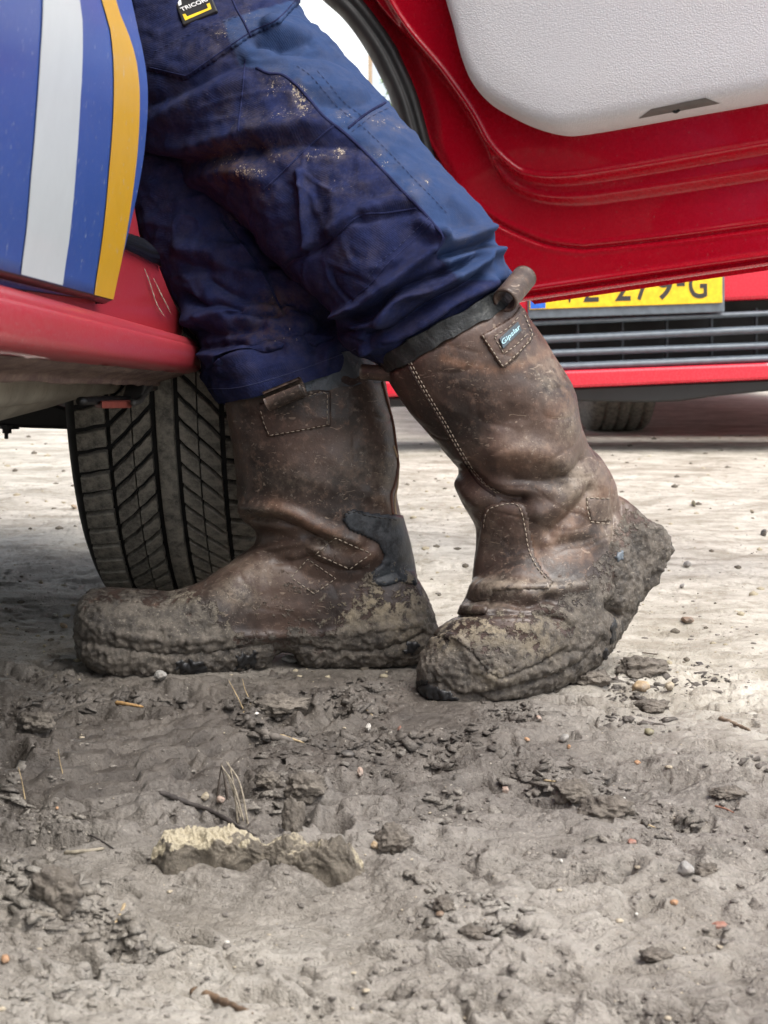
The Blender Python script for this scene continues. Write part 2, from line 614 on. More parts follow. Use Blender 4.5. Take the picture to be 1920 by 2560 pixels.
def cloth(name, a, b, dirt=True):
    m = M(name)
    v = m.coord()
    wv = m.n('ShaderNodeTexWave', wave_type='BANDS', bands_direction='DIAGONAL'); wv.inputs['Scale'].default_value = 260
    wv.inputs['Distortion'].default_value = 1.0; m.l(v, wv.inputs['Vector'])
    f = m.noise(18, 5, 0.65); g = m.noise(420, 4, 0.7)
    c = m.mix(m.ramp(f, 0.3, 0.7), a, b)
    c = m.mix(m.math('MULTIPLY', m.ramp(g, 0.45, 0.75), 0.3), c, tuple(min(1, x * 1.9) for x in b))
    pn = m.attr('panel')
    c = m.mix(pn, c, tuple(min(1, x * y) for x, y in zip(b, (1.6, 2.1, 1.6))))  # paler thigh cloth, with sky light from above put into its tint
    if dirt:
        d = m.attr('dirt')
        n1 = m.noise(240, 4, 0.8, stretch=(1, 1, 0.6)); n2 = m.noise(520, 3, 0.7)
        s = m.math('ADD', m.math('MULTIPLY', n1, 0.75), m.math('MULTIPLY', n2, 0.35))
        thr = m.math('SUBTRACT', 0.83, m.math('MULTIPLY', d, 0.25))
        fl = m.ramp(m.math('SUBTRACT', s, thr), -0.02, 0.05)
        hz = m.math('MULTIPLY', m.math('MULTIPLY', d, 0.40), m.ramp(m.noise(55, 4, 0.75), 0.36, 0.70))
        c = m.mix(hz, c, (0.17, 0.14, 0.12))
        c = m.mix(m.math('MULTIPLY', fl, 0.7), c, m.mix(m.ramp(n2, 0.4, 0.6), (0.26, 0.19, 0.13), (0.52, 0.45, 0.33)))
        br = m.attr('stain')
        c = m.mix(m.math('MULTIPLY', m.math('MULTIPLY', br, m.ramp(m.noise(110, 5, 0.7), 0.35, 0.65)), 0.75), c, (0.075, 0.045, 0.034))
    nb = m.bump(m.noise(230, 4, 0.75), 0.0014, 0.55)
    nb = m.bump(wv.outputs['Fac'], 0.00025, 0.35, nb)
    return m.set(col=c, rough=0.92, nor=nb, spec=0.12)

def leather(name, k=1.0):
    m = M(name)
    mud, blk, scf = m.attr('mud'), m.attr('black'), m.attr('scuff')
    f = m.noise(14, 5, 0.6); g = m.noise(110, 6, 0.72); s = m.noise(260, 3, 0.6, stretch=(1, 1, 0.25))
    c = m.mix(m.ramp(f, 0.36, 0.64), (0.028 * k, 0.021 * k, 0.019 * k), (0.088 * k, 0.057 * k, 0.045 * k))
    rub = m.attr('rub')
    c = m.mix(m.math('MULTIPLY', rub, m.ramp(g, 0.3, 0.62, 0.25, 0.9)), c, (0.175 * k, 0.094 * k, 0.058 * k))
    c = m.mix(m.math('MULTIPLY', m.ramp(g, 0.5, 0.72), 0.45), c, (0.20 * k, 0.125 * k, 0.09 * k))
    sc2 = m.math('MULTIPLY', m.ramp(m.noise(170, 6, 0.8), 0.585, 0.66), m.math('ADD', 0.14, scf))
    c = m.mix(sc2, c, (0.40, 0.35, 0.29))
    hair = m.ramp(m.noise(75, 2, 0.4, stretch=(1, 0.3, 2.5), dist=2.5), 0.685, 0.70)
    c = m.mix(m.math('MULTIPLY', hair, 0.35), c, (0.42, 0.33, 0.25))
    c = m.mix(m.math('MULTIPLY', scf, m.ramp(g, 0.36, 0.58, 0.15, 0.85)), c, (0.27, 0.225, 0.175))
    c = m.mix(blk, c, m.mix(m.ramp(g, 0.35, 0.7), (0.016, 0.020, 0.025), (0.060, 0.070, 0.080)))
    mc = m.mix(m.ramp(m.noise(60, 6, 0.7), 0.3, 0.68), (0.048, 0.042, 0.037), (0.145, 0.126, 0.105))
    mc = m.mix(m.ramp(m.noise(330, 4, 0.7), 0.55, 0.72), mc, (0.25, 0.222, 0.18))
    tan = m.attr('tan')
    mc = m.mix(m.math('MULTIPLY', tan, m.ramp(g, 0.40, 0.58)), mc, (0.32, 0.27, 0.19))
    mm = m.ramp(m.math('ADD', mud, m.ramp(g, 0.3, 0.7, -0.28, 0.28)), 0.42, 0.6)
    c = m.mix(mm, c, mc)
    r = m.mix(mm, m.ramp(g, 0.3, 0.7, 0.30, 0.55), m.ramp(m.noise(90, 3), 0.35, 0.65, 0.34, 0.75))
    h = m.bump(m.noise(110, 4, 0.8), 0.0012, 0.5)
    hm = m.math('MULTIPLY', m.noise(300, 4, 0.8), mm)
    h = m.bump(hm, 0.0024, 0.9, h)
    return m.set(col=c, rough=r, nor=h, spec=0.4)

MT = {}
MT['ground'] = mud_ground()
MT['red'] = red_paint('red_paint')
MT['red_dusty'] = red_paint('red_paint_dusty', 0.25, (0.42, 0.006, 0.020))
MT['red_sill'] = red_paint('red_paint_scratched', 0.42, (0.46, 0.008, 0.026))
MT['red_far'] = red_paint('red_paint_far', 0.0, (0.62, 0.012, 0.035))
MT['blue'] = sticker('blue_foil', (0.036, 0.095, 0.38))
MT['white'] = sticker('white_foil', (0.66, 0.71, 0.74))
MT['yellow'] = sticker('yellow_foil', (0.74, 0.41, 0.022))
MT['rubber'] = plain('black_rubber', (0.022, 0.022, 0.022), 0.6)
MT['black'] = plain('black_plastic', (0.012, 0.012, 0.013), 0.45)
MT['slat'] = plain('grey_plastic', (0.12, 0.145, 0.17), 0.4)
MT['dirty_metal'] = plain('dirty_metal', (0.06, 0.058, 0.055), 0.6)
MT['cloth'] = cloth('navy_cloth', (0.0078, 0.0105, 0.036), (0.0165, 0.0235, 0.076))
MT['cloth_dark'] = cloth('navy_cloth_seam', (0.012, 0.014, 0.045), (0.022, 0.028, 0.08), False)
MT['leather'] = leather('brown_leather', 1.0)
MT['leather2'] = leather('brown_leather_tab', 0.9)
MT['thread'] = plain('pale_thread', (0.32, 0.27, 0.21), 0.8)
MT['thread_blue'] = plain('blue_thread', (0.022, 0.030, 0.085), 0.8)
MT['yellow_plate'] = plain('yellow_plate', (0.86, 0.56, 0.02), 0.35)
MT['ink'] = plain('black_ink', (0.035, 0.033, 0.03), 0.5)
MT['ink_white'] = plain('white_print', (0.80, 0.80, 0.80), 0.5)
MT['ink_yellow'] = plain('yellow_print', (0.85, 0.58, 0.03), 0.5)
MT['ink_blue'] = plain('pale_blue_print', (0.38, 0.60, 0.66), 0.5)
MT['eu_blue'] = plain('blue_print', (0.02, 0.14, 0.62), 0.4)
MT['skin'] = plain('skin', (0.52, 0.31, 0.22), 0.5)

def rail_mat():
    m = M('underbody_beige')
    f = m.noise(16, 5, 0.6); g = m.noise(180, 5, 0.7)
    c = m.mix(m.ramp(f, 0.3, 0.7), (0.20, 0.18, 0.145), (0.30, 0.275, 0.22))
    c = m.mix(m.math('MULTIPLY', m.ramp(g, 0.55, 0.7), 0.5), c, (0.10, 0.085, 0.065))
    return m.set(col=c, rough=0.75)
MT['rail'] = rail_mat()

def grime_mat():
    m = M('sill_grime')
    f = m.noise(40, 6, 0.7, stretch=(1, 0.4, 1)); g = m.noise(260, 5, 0.7)
    c = m.mix(m.ramp(f, 0.3, 0.7), (0.085, 0.045, 0.042), (0.20, 0.135, 0.11))
    c = m.mix(m.math('MULTIPLY', m.ramp(g, 0.5, 0.7), 0.5), c, (0.30, 0.24, 0.18))
    return m.set(col=c, rough=0.85, nor=m.bump(g, 0.002, 0.7))
MT['grime'] = grime_mat()

def tread_mat():
    m = M('tyre_tread')
    f = m.noise(70, 6, 0.75); g = m.noise(420, 4, 0.7)
    c = m.mix(m.ramp(f, 0.3, 0.68), (0.085, 0.080, 0.070), (0.27, 0.25, 0.21))
    c = m.mix(m.math('MULTIPLY', m.ramp(g, 0.52, 0.7), 0.5), c, (0.34, 0.31, 0.25))
    return m.set(col=c, rough=0.85, nor=m.bump(m.noise(500, 5, 0.75), 0.0012, 0.8))
MT['tread'] = tread_mat()

def trim_mat():
    m = M('grey_grained_trim')
    v = m.coord()
    wv = m.noise(60, 2, vec=v)
    ad = m.n('ShaderNodeMixRGB'); 
    vo = m.n('ShaderNodeTexVoronoi'); vo.feature = 'DISTANCE_TO_EDGE'; vo.inputs['Scale'].default_value = 300
    ns = m.n('ShaderNodeTexNoise'); ns.inputs['Scale'].default_value = 200
    m.l(v, ns.inputs['Vector'])
    va = m.n('ShaderNodeVectorMath', operation='MULTIPLY_ADD')
    m.l(ns.outputs['Color'], va.inputs[0]); va.inputs[1].default_value = (0.004,) * 3; m.l(v, va.inputs[2])
    m.l(va.outputs[0], vo.inputs['Vector'])
    e = m.ramp(vo.outputs['Distance'], 0.0, 0.28)
    c = m.mix(e, (0.74, 0.74, 0.755), (0.78, 0.78, 0.80))
    c = m.mix(m.math('MULTIPLY', m.ramp(m.noise(5, 4), 0.4, 0.7), 0.25), c, (0.75, 0.73, 0.71))
    return m.set(col=c, rough=0.62, nor=m.bump(e, 0.00035, 0.7), spec=0.35)
MT['trim'] = trim_mat()
MT['trim_side'] = plain('grey_trim_edge', (0.46, 0.43, 0.40), 0.6)
MT['recess_shade'] = plain('recess_shade_grey', (0.16, 0.15, 0.14), 0.6)

def clod_mat(name, a, b, c3=None):
    m = M(name)
    f = m.noise(45, 6, 0.7); g = m.noise(420, 5, 0.75)
    c = m.mix(m.ramp(f, 0.3, 0.7), a, b)
    tan = m.attr('tan')
    c = m.mix(m.math('MULTIPLY', m.ramp(g, 0.5, 0.7), 0.4), c, tuple(min(1, x * 1.7) for x in b))
    if c3:
        mk_ = m.ramp(m.math('ADD', tan, m.ramp(f, 0.3, 0.7, -0.3, 0.3)), 0.4, 0.62)
        c = m.mix(mk_, c, m.mix(m.ramp(g, 0.35, 0.65), c3, tuple(x * 1.35 for x in c3)))
    return m.set(col=c, rough=0.85, nor=m.bump(g, 0.0025, 0.9))
MT['clod'] = clod_mat('mud_clod', (0.085, 0.072, 0.06), (0.20, 0.175, 0.145))
MT['dry_clod'] = clod_mat('dry_mud_clod', (0.085, 0.072, 0.056), (0.185, 0.160, 0.125), (0.36, 0.315, 0.225))

# ------------------------------------------------------------------ the ground
def build_ground():
    ys = 1.0 / np.linspace(1 / 0.55, 1 / 5.5, 860)
    ys = np.r_[-30, -6, -1, 0.1, 0.3, 0.45, ys, np.geomspace(5.6, 400, 60)]
    u = np.linspace(-0.30, 0.30, 820)
    ex = np.array([0.36, 0.45, 0.6, 0.9, 1.5, 3.0])
    u = np.r_[-ex[::-1], u, ex]
    nr, nc = len(ys), len(u)
    yy = np.repeat(ys[:, None], nc, 1)
    k = np.clip(yy, 0.5, None)
    far = np.r_[np.array([20, 5, 1.5, .4, .1, 0.0])[::1], np.zeros(nc - 12), np.array([0.0, .1, .4, 1.5, 5, 20])]
    xx = u[None, :] * k + np.sign(u)[None, :] * far[None, :]
    x = xx.ravel(); y = yy.ravel()
    z = np.zeros(len(x))
    near = sstep(y, 5.5, 2.6) * sstep(np.abs(x), 1.4, 0.8)
    m = near > 0
    X, Yq = x[m], y[m]
    gx, gy = proj(np.stack([X, Yq, np.zeros_like(X)], 1))       # where a ground point sits in the photograph (for laying out marks)
    # how churned the mud is
    front = sstep(Yq, 1.62 + 0.10 * perlin2(X * 4, Yq * 4, 9), 1.42)
    rough = 0.26 + 0.74 * front
    smooth_bits = sstep(perlin2(X * 9, Yq * 7, 3), 0.05, 0.45)
    right = sstep(X, 0.05, 0.35) * sstep(Yq, 0.9, 1.3)
    rough = rough * (1 - 0.6 * smooth_bits) * (1 - 0.5 * right)
    wx = X + 0.020 * perlin2(X * 12, Yq * 20, 5) + 0.004 * perlin2(X * 36, Yq * 60, 7); wy = Yq + 0.014 * perlin2(X * 12, Yq * 20, 6) + 0.0025 * perlin2(X * 30, Yq * 60, 8)
    h = 0.009 * perlin2(X * 3.2, Yq * 3.2, 1) + 0.006 * perlin2(X * 8, Yq * 10, 2)
    chunky = sstep(perlin2(X * 6, Yq * 6, 15), -0.35, 0.3)
    f1, f2, cr, ti = worley2(wx * 9, wy * 20, 2, True)
    ch = (0.0050 * cr + 0.0045 * ti) * sstep(f2 - f1, 0.0, 0.25)
    f1, f2, cr, ti = worley2(wx * 22, wy * 44, 5, True)
    ch += chunky * (0.0028 * cr + 0.0035 * ti) * sstep(f2 - f1, 0.0, 0.22)
    # flake edges: low terraces with crisp rims
    for fx_, fy_, am, sd in ((7, 19, .0048, 71), (13, 36, .0038, 72), (24, 60, .0024, 73), (42, 95, .0015, 74)):
        n_ = perlin2(wx * fx_, wy * fy_, sd)
        ch += am * (sstep(n_, -0.05, 0.05) - 0.5) + 0.5 * am * np.clip(n_, -.4, .4)
    # cracks
    for fx_, fy_, am, wd_, sd in ((7, 15, .012, .035, 81), (15, 33, .010, .05, 82), (30, 62, .006, .07, 83)):
        n_ = perlin2(wx * fx_, wy * fy_, sd)
        ch -= am * np.exp(-(n_ / wd_) ** 2) * sstep(perlin2(X * 7, Yq * 9, sd + 5), -0.1, 0.35)
    f1, f2, cr, ti = worley2(wx * 60, wy * 75, 9)  + (0,)
    ch += chunky * 0.0034 * np.clip(0.42 - f1, 0, None) / 0.42 * sstep(cr, 0.25, 0.6)
    h += ch * rough
    fine = 0.0007 * perlin2(X * 70, Yq * 95, 14) + 0.0004 * perlin2(X * 150, Yq * 170, 16)
    pit = -0.0085 * sstep(perlin2(X * 32, Yq * 44, 18), 0.34, 0.48)
    h += (fine + pit * (0.3 + 0.7 * chunky)) * (0.25 + 0.75 * front)
    h += (0.0010 * perlin2(X * 40, Yq * 60, 21) + 0.0005 * perlin2(X * 120, Yq * 170, 22)) 
    # tyre-tread print: a fan of ridges
    tp = sdist(gx, gy, [(60, 1830), (330, 1760), (560, 1780), (640, 1850), (560, 1960), (380, 2060), (100, 2010)])
    tm = sstep(tp + 25 * perlin2(X * 20, Yq * 20, 31), -10, 50)
    ang = gy + 0.20 * (gx - 400) + 0.0004 * (gx - 330) ** 2 + 12 * perlin2(X * 6, Yq * 6, 33)
    saw = (ang / 30.0) % 1.0
    rid = sstep(saw, 0.0, 0.55) * sstep(saw, 1.0, 0.90)
    h = h * (1 - 0.7 * tm) + tm * (0.0105 * rid * (0.75 + 0.5 * sstep(perlin2(X * 26, Yq * 8, 35), -.1, .1)) - 0.004)
    # flattened boot print below the dry clod
    bp = sdist(gx, gy, [(330, 2200), (420, 2170), (900, 2185), (1000, 2210), (1080, 2260), (1060, 2330), (900, 2370), (600, 2370), (400, 2330), (320, 2270)])
    bm_ = sstep(bp + 18 * perlin2(X * 25, Yq * 25, 41), -20, 60)
    h = h * (1 - 0.8 * bm_) - 0.012 * bm_
    # holes and creases
    for (cx, cy, rx, ry, dep) in [(690, 1812, 42, 22, .024), (838, 1775, 34, 16, .020), (720, 2050, 60, 26, .015), (830, 2060, 40, 22, .016), (440, 2300, 70, 24, .010), (300, 2330, 60, 25, .010), (25, 1900, 45, 22, .016), (450, 1912, 52, 9, .010), (1470, 2000, 26, 16, .012), (1560, 2176, 50, 9, .008), (370, 2465, 40, 16, .008)]:
        q = ((gx - cx) / rx) ** 2 + ((gy - cy) / ry) ** 2
        h -= dep * np.exp(-q ** 1.5)
        h += 0.35 * dep * np.exp(-((np.sqrt(q) - 1.5) / 0.35) ** 2)
    for poly, wd, dep in [([(1475, 2490), (1530, 2508), (1640, 2508), (1720, 2522), (1810, 2520)], 6, .010), ([(1090, 2350), (1160, 2370), (1220, 2385), (1300, 2375)], 6, .008),
                          ([(960, 1940), (1080, 1948), (1200, 1955), (1260, 1950)], 5, .007), ([(1600, 2240), (1760, 2225), (1900, 2200)], 6, .007), ([(0, 1895), (120, 1880)], 7, .008)]:
        dd = dist_poly(gx, gy + 10 * perlin2(X * 40, Yq * 40, 51), poly)
        h += -dep * np.exp(-(dd / wd) ** 2) + 0.5 * dep * np.exp(-((dd - 16) / 12) ** 2)
    # press flat under the boots
    fl = np.maximum(sstep(sdist(gx, gy, [(190, 1600), (300, 1690), (1000, 1680), (1090, 1600), (1050, 1560), (250, 1560)]), -30, 15),
                    sstep(sdist(gx, gy, [(1030, 1690), (1060, 1760), (1280, 1765), (1480, 1680), (1400, 1600), (1080, 1620)]), -30, 15))
    h = h * (1 - 0.75 * fl) - 0.002 * fl
    h = h - 0.002
    z[m] = h * near[m]
    z += 0.031 * sstep(y, 2.6, 4.8)
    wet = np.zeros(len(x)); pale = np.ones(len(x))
    wet_shade = np.exp(-(((gx - 380) / 900) ** 2 + ((gy - 1790) / 210) ** 2))  # wet mud near the boots, with the van's shade put into the colour
    wet[m] = np.clip(1.35 * wet_shade * front + 0.25 * bm_ + 0.35 * smooth_bits * front + 0.25 * sstep(-h, 0.002, 0.012) * front + 0.35 * perlin2(X * 7, Yq * 8, 66) * front, 0, 1)  # hollows are darkened as well
    pl = 1 - sstep(Yq + 0.40 * sstep(X, 0.0, 0.4), 2.0, 1.30)
    pl = np.clip(pl + 0.25 * perlin2(X * 5, Yq * 4, 61) * sstep(Yq, 1.1, 1.5) + 0.22 * right + 0.42 * sstep(Yq, 1.10, 0.76) * (0.7 + 0.6 * perlin2(X * 6, Yq * 7, 67)), 0, 1)
    under = sstep(X, -0.1, -0.32) * sstep(Yq, 3.0, 2.0)  # shade under the van, put into the ground colour
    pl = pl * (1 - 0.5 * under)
    pale[m] = pl
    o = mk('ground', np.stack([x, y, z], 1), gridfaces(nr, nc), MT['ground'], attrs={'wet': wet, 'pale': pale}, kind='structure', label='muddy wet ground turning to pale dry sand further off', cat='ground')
    return o
ground = build_ground()
dg = bpy.context.evaluated_depsgraph_get()
GB = BVHTree.FromObject(ground, dg)
def gz(x, y):
    h = GB.ray_cast(Vector((x, y, 1)), Vector((0, 0, -1)))
    return h[0].z if h[0] else 0.0
def gpt(px, py):
    h = GB.ray_cast(Vector(CAM), Vector(ray(px, py)).normalized())
    return np.array(h[0])

# ------------------------------------------------------------------ the red van beside the person
van = empty('red_van', (-1.0, 0.6, 0.0), label='red van with a blue panel striped white and yellow, its front door standing open', cat='van')

# rear side door (blue foil with stripes): a pressed panel X = prof(z)
_pz = np.array([0.30, 0.349, 0.40, 0.452, 0.48, 0.51, 0.535, 0.549, 0.565, 0.60, 0.70, 0.85, 1.02])
_px = np.array([-.203, -.196, -.183, -.1735, -.170, -.1685, -.171, -.1755, -.180, -.186, -.183, -.186, -.20])
_pzz = np.linspace(0.30, 1.02, 200)
_pxx = np.convolve(np.pad(np.interp(_pzz, _pz, _px), 7, mode='edge'), np.ones(15) / 15, 'valid')
def prof(z): return np.interp(z, _pzz, _pxx)

def on_panel(px, py):
    z = 0.45
    d = ray(px, py)
    for _ in range(40):
        t = prof(z) / d[0]
        z = 0.5 * z + 0.5 * (CZ + t * d[2])
    return t * d[1], z

def panel_strip(edgeL, edgeR, off, name, mat, parent, nz=90, ny=12, zlo=None, zhi=1.0, hem=False):
    """strip of the door skin between two Y(z) edges"""
    zs_l = np.array([on_panel(*p) for p in edgeL]) if not np.isscalar(edgeL) else None
    zs_r = np.array([on_panel(*p) for p in edgeR]) if not np.isscalar(edgeR) else None
    v = []
    zlo = 0.3560 if zlo is None else zlo
    zz = np.linspace(zlo, zhi, nz)
    def ev(a, z):
        if np.isscalar(a): return np.full_like(z, a)
        o = np.argsort(a[:, 1]); return np.interp(z, a[o, 1], a[o, 0])
    yl = ev(edgeL if zs_l is None else zs_l, zz); yr = ev(edgeR if zs_r is None else zs_r, zz)
    for k in range(ny):
        t = k / (ny - 1)
        y = yl * (1 - t) + yr * t
        zb = zz - 0.02 * (y - 0.9) * (zz < 0.9)
        v.append(np.stack([prof(zz) + off, y, zb], 1))
    v = np.stack(v, 1).reshape(-1, 3)
    f = gridfaces(nz, ny)
    return v, f

edge = [(277, 765), (302, 640), (322, 560), (340, 480), (355, 400), (366, 300), (369, 210), (360, 130), (345, 62), (332, 0)]
v, f = panel_strip(0.15, edge, 0.0, 'rear_door', None, None, ny=30)
# hem: round the free front edge inward, and close a thin inner skin
nz = 90; ny = 30
g = v.reshape(nz, ny, 3)
hem = []
for a, dx, dy in [(0, -0.0, 0.0012), (1, -0.0015, 0.0022), (2, -0.004, 0.0022), (3, -0.010, 0.0005), (4, -0.012, -0.03), (5, -0.012, -0.3)]:
    q = g[:, -1].copy(); q[:, 0] += dx; q[:, 1] += dy; hem.append(q)
g2 = np.concatenate([g, np.stack(hem, 1)], 1)
low = g2[0].copy(); low[:, 2] -= 0.003; low[:, 0] -= 0.006
low2 = low.copy(); low2[:, 0] -= 0.012; low2[:, 2] += 0.012
g2 = np.concatenate([low2[None], low[None], g2], 0)
rear_door = mk('rear_door', g2.reshape(-1, 3), gridfaces(nz + 2, ny + 6), MT['blue'], van, label='blue side door panel with a white and a yellow stripe')
rear_door.data.materials.append(MT['black'])
for q_ in range(2 * (ny + 5)): rear_door.data.polygons[q_].material_index = 1
wl = [(50, 692), (62, 600), (75, 450), (88, 300), (98, 150), (105, 0)]
wr = [(152, 728), (170, 600), (187, 420), (198, 250), (204, 120), (203, 50), (196, 0)]
v, f = panel_strip(wl, wr, 0.0007, '', None, None, zlo=0.3563)
mk('white_stripe', v, f, MT['white'], rear_door)
yl_ = [(230, 755), (252, 600), (270, 420), (281, 270), (280, 130), (272, 60), (252, 0)]
yr_ = [(276, 762), (301, 640), (325, 500), (340, 380), (346, 200), (337, 130), (322, 80), (303, 40), (290, 0)]
v, f = panel_strip(yl_, yr_, 0.0007, '', None, None, zlo=0.3558)
mk('yellow_stripe', v, f, MT['yellow'], rear_door)

# sill: one pressed profile swept along the van, nose slightly down
def sweep(profile, y0, y1, n=60, slope=0.034, yref=0.762, wob=0.0):
    p = smooth_poly(profile, 5) if len(profile) > 2 else np.array(profile)
    ys = np.linspace(y0, y1, n)
    v = np.zeros((n, len(p), 3))
    for i, y in enumerate(ys):
        v[i, :, 0] = p[:, 0] + wob * np.sin(y * 23 + p[:, 1] * 300) ; v[i, :, 1] = y; v[i, :, 2] = p[:, 1] - slope * (y - yref)
    return v.reshape(-1, 3), gridfaces(n, len(p))
v, f = sweep([(-.262, .3555), (-.215, .3545), (-.1975, .3525), (-.1915, .3475), (-.1903, .3440), (-.1880, .3425), (-.1868, .338), (-.1868, .330), (-.1885, .3225), (-.1935, .3185), (-.201, .3165)], 0.2, 2.05)
mk('sill', v, f, MT['red_sill'], van, label='scratched and dusty red door sill')
v, f = sweep([(-.200, .3168), (-.210, .3135), (-.221, .311), (-.229, .3085), (-.231, .3045), (-.2335, .3045), (-.236, .309), (-.25, .312)], 0.2, 1.72, wob=0.0012)
o = mk('sill_flange', v, f, MT['grime'], van)
vv, nn = mesh_np(o); vv += nn * (0.0016 * fbm3(vv, 60, 4, 5))[:, None]; set_co(o, vv)
# chassis rail with a stepped lower flange
v, f = sweep([(-.262, .315), (-.268, .300), (-.272, .285), (-.277, .2795), (-.281, .278)], 0.3, 1.62, slope=0.012)
mk('chassis_rail', v, f, MT['rail'], van)
a = np.array([[-.281, 0.3, .2835], [-.281, 1.62, .2676], [-.30, 1.80, .2645], [-.31, 0.3, .235]])
rb = [(0, 1052), (60, 1036), (120, 1020), (190, 998), (260, 975)]
rt = [(0, 982), (60, 981), (120, 981), (190, 978), (262, 972)]
pb = plist(rb); pt = plist(rt)
B3 = np.stack([PXc(x, y, -.300) for x, y in rb]); T3 = np.stack([PXc(x, y, -.281) for x, y in rt])
v = np.stack([B3 + np.array([-0.06, 0, .004]), B3, (B3 + T3) / 2 + np.array([.004, 0, 0]), T3], 0)
ext = v[:, :1] + (v[:, :1] - v[:, 1:2]) * 3
v = np.concatenate([ext, v], 1)
mk('rail_flange', v.reshape(-1, 3), gridfaces(4, v.shape[1]), MT['rail'], van)
# bent black bracket, pipe and red stub in front of the tyre
def pxtube(pts, X, r, n=8, **kw):
    p = smooth_poly([PXc(x, y, X) for x, y in pts], 6)
    return tube(p, r, n, **kw)
v, f = pxtube([(372, 930), (362, 950), (345, 985), (320, 997), (270, 1000), (200, 1003)], -.245, 0.0035)
mk('brake_pipe', v, f, MT['black'], van)
v, f = pxtube([(388, 930), (378, 955), (352, 1000), (332, 1008)], -.232, 0.0028)
mk('brake_pipe', v, f, MT['dirty_metal'], van)
p = [PXc(x, y, -.232) for x, y in [(388, 932), (432, 934), (432, 972), (380, 978), (352, 1000), (362, 960)]]
bm_obj('bracket', prism(p, (-0.02, 0.01, 0), 0.0015), MT['dirty_metal'], van)
p = [PXc(x, y, -.238) for x, y in [(255, 1003), (330, 1001), (330, 1021), (255, 1022)]]
bm_obj('tow_stub', prism(p, (-0.012, 0.03, 0), 0.002), plain('red_primer', (0.33, 0.075, 0.055), 0.6), van)
# suspension arm and bolt
arm = [(-.60, 1.84), (-.26, 1.84)]
p = [P(x, y, 1.86) for x, y in [(-700, 1010), (100, 1000), (185, 1025), (185, 1074), (60, 1070), (0, 1066), (-700, 1060)]]
bm_obj('axle_beam', prism(p, (0, 0.08, 0), 0.004), MT['black'], van)
parts = []
for (x0, x1, y0, y1) in [(-2, 48, 1062, 1072), (6, 29, 1070, 1083), (11, 21, 1082, 1097)]:
    c0 = P((x0 + x1) / 2, y0, 1.87); c1 = P((x0 + x1) / 2, y1, 1.87); r = (x1 - x0) / 2 * 1.87 / F
    parts.append(tube([c0, c1], [r, r], 10))
v, f = join(parts); mk('bolt', v, f, MT['black'], van, smooth=False)

# pillar between the doors, turning into the door opening
fr = [(338, 440), (345, 520), (352, 560), (360, 598), (388, 640), (405, 670), (436, 747), (471, 809), (500, 842), (530, 862)]
rows = []
for x, y in smooth_poly(fr, 6):
    q = PXc(x, y, -.2055)
    Yf, z = q[1], q[2]
    rr = [(-.207, 0.9), (-.2065, Yf - .10), (-.206, Yf - .03), (-.2065, Yf - .012), (-.210, Yf - .003), (-.217, Yf), (-.24, Yf + .002), (-.32, Yf + .004)]
    rows.append([(a_, b_, z) for a_, b_ in rr])
rows = np.array(rows)
mk('door_pillar', rows.reshape(-1, 3), gridfaces(rows.shape[0], rows.shape[1])[:, ::-1], MT['red_dusty'], van)
# black seal across the pillar foot
sa = [(300, 572), (322, 583), (345, 590), (362, 598), (380, 612)]; sb = [(296, 617), (313, 624), (350, 640), (380, 655), (404, 668)]
A3 = np.stack([PXc(x, y, -.2035) for x, y in sa]); B3 = np.stack([PXc(x, y, -.2035) for x, y in sb])
v = np.stack([A3 + (-.006, 0, 0), A3, A3 * .6 + B3 * .4 + (.003, 0, 0), B3, B3 + (-.006, 0, 0)], 0)
mk('pillar_seal', v.reshape(-1, 3), gridfaces(5, 5), plain('glossy_rubber', (0.012, 0.013, 0.014), 0.22), van)
for k, pts in enumerate([[(361, 672), (372, 700), (383, 735), (394, 765), (412, 792)], [(384, 696), (396, 722), (402, 735), (414, 758), (428, 785)], [(456, 822), (459, 838), (457, 848)]]):
    p3 = smooth_poly([PXc(x, y, -.2045) for x, y in pts], 5)
    n_ = len(p3); wd = 0.0011 * np.sin(np.linspace(0.2, 2.9, n_)) * (1 + 0.5 * np.sin(np.arange(n_) * 1.9))
    v, f = tube(p3, np.abs(wd) + 0.0002, 6, aspect=0.3, flat=np.tile([1.0, 0, 0], (n_, 1)))
    mk('paint_scratch', v, f, MT['thread'], van)

# closed body around it: floor, roof, far side, back, front, seat
VW = -1.95
box('shade_tray', (VW, 1.52, .285), (-.40, 2.5, .33), MT['black'], van)  # unseen box, added to deepen the shade under the van
box('floor_pan', (VW, -2.2, .33), (-.30, 1.5, .36), MT['rail'], van)
box('roof', (VW, -2.2, 1.93), (-.32, 2.1, 1.98), MT['red'], van, 0.02)
box('far_side', (VW - .03, -2.2, .33), (VW, 2.3, 1.93), MT['red'], van)
box('side_panel', (-.26, -2.2, .36), (-.215, 0.16, 1.93), MT['red'], van, 0.01)
box('side_window_blocker', (-.262, 0.10, 1.0), (-.222, 1.06, 1.72), MT['black'], van, 0.01)  # unseen opaque pane, added to keep light out of the cab
box('windscreen', (VW, 2.10, 1.05), (-.36, 2.16, 1.94), MT['black'], van, 0.01)  # unseen, added opaque so that no daylight comes through the front
box('roof_rail', (-.30, -2.2, 1.70), (-.26, 2.0, 1.94), MT['red'], van, 0.01)
box('pillar_post', (-.30, 1.00, .40), (-.225, 1.08, 1.72), MT['red'], van, 0.01)
box('rear_panel', (VW, -2.24, .33), (-.25, -2.2, 1.93), MT['red'], van)
box('dashboard', (VW, 2.15, .55), (-.36, 2.35, 1.1), MT['black'], van, 0.03)
box('bulkhead', (VW, 2.30, .33), (-.40, 2.42, 1.05), MT['red'], van, 0.02)
box('front_seat', (-.95, 1.25, .48), (-.42, 1.75, .64), MT['black'], van, 0.05)
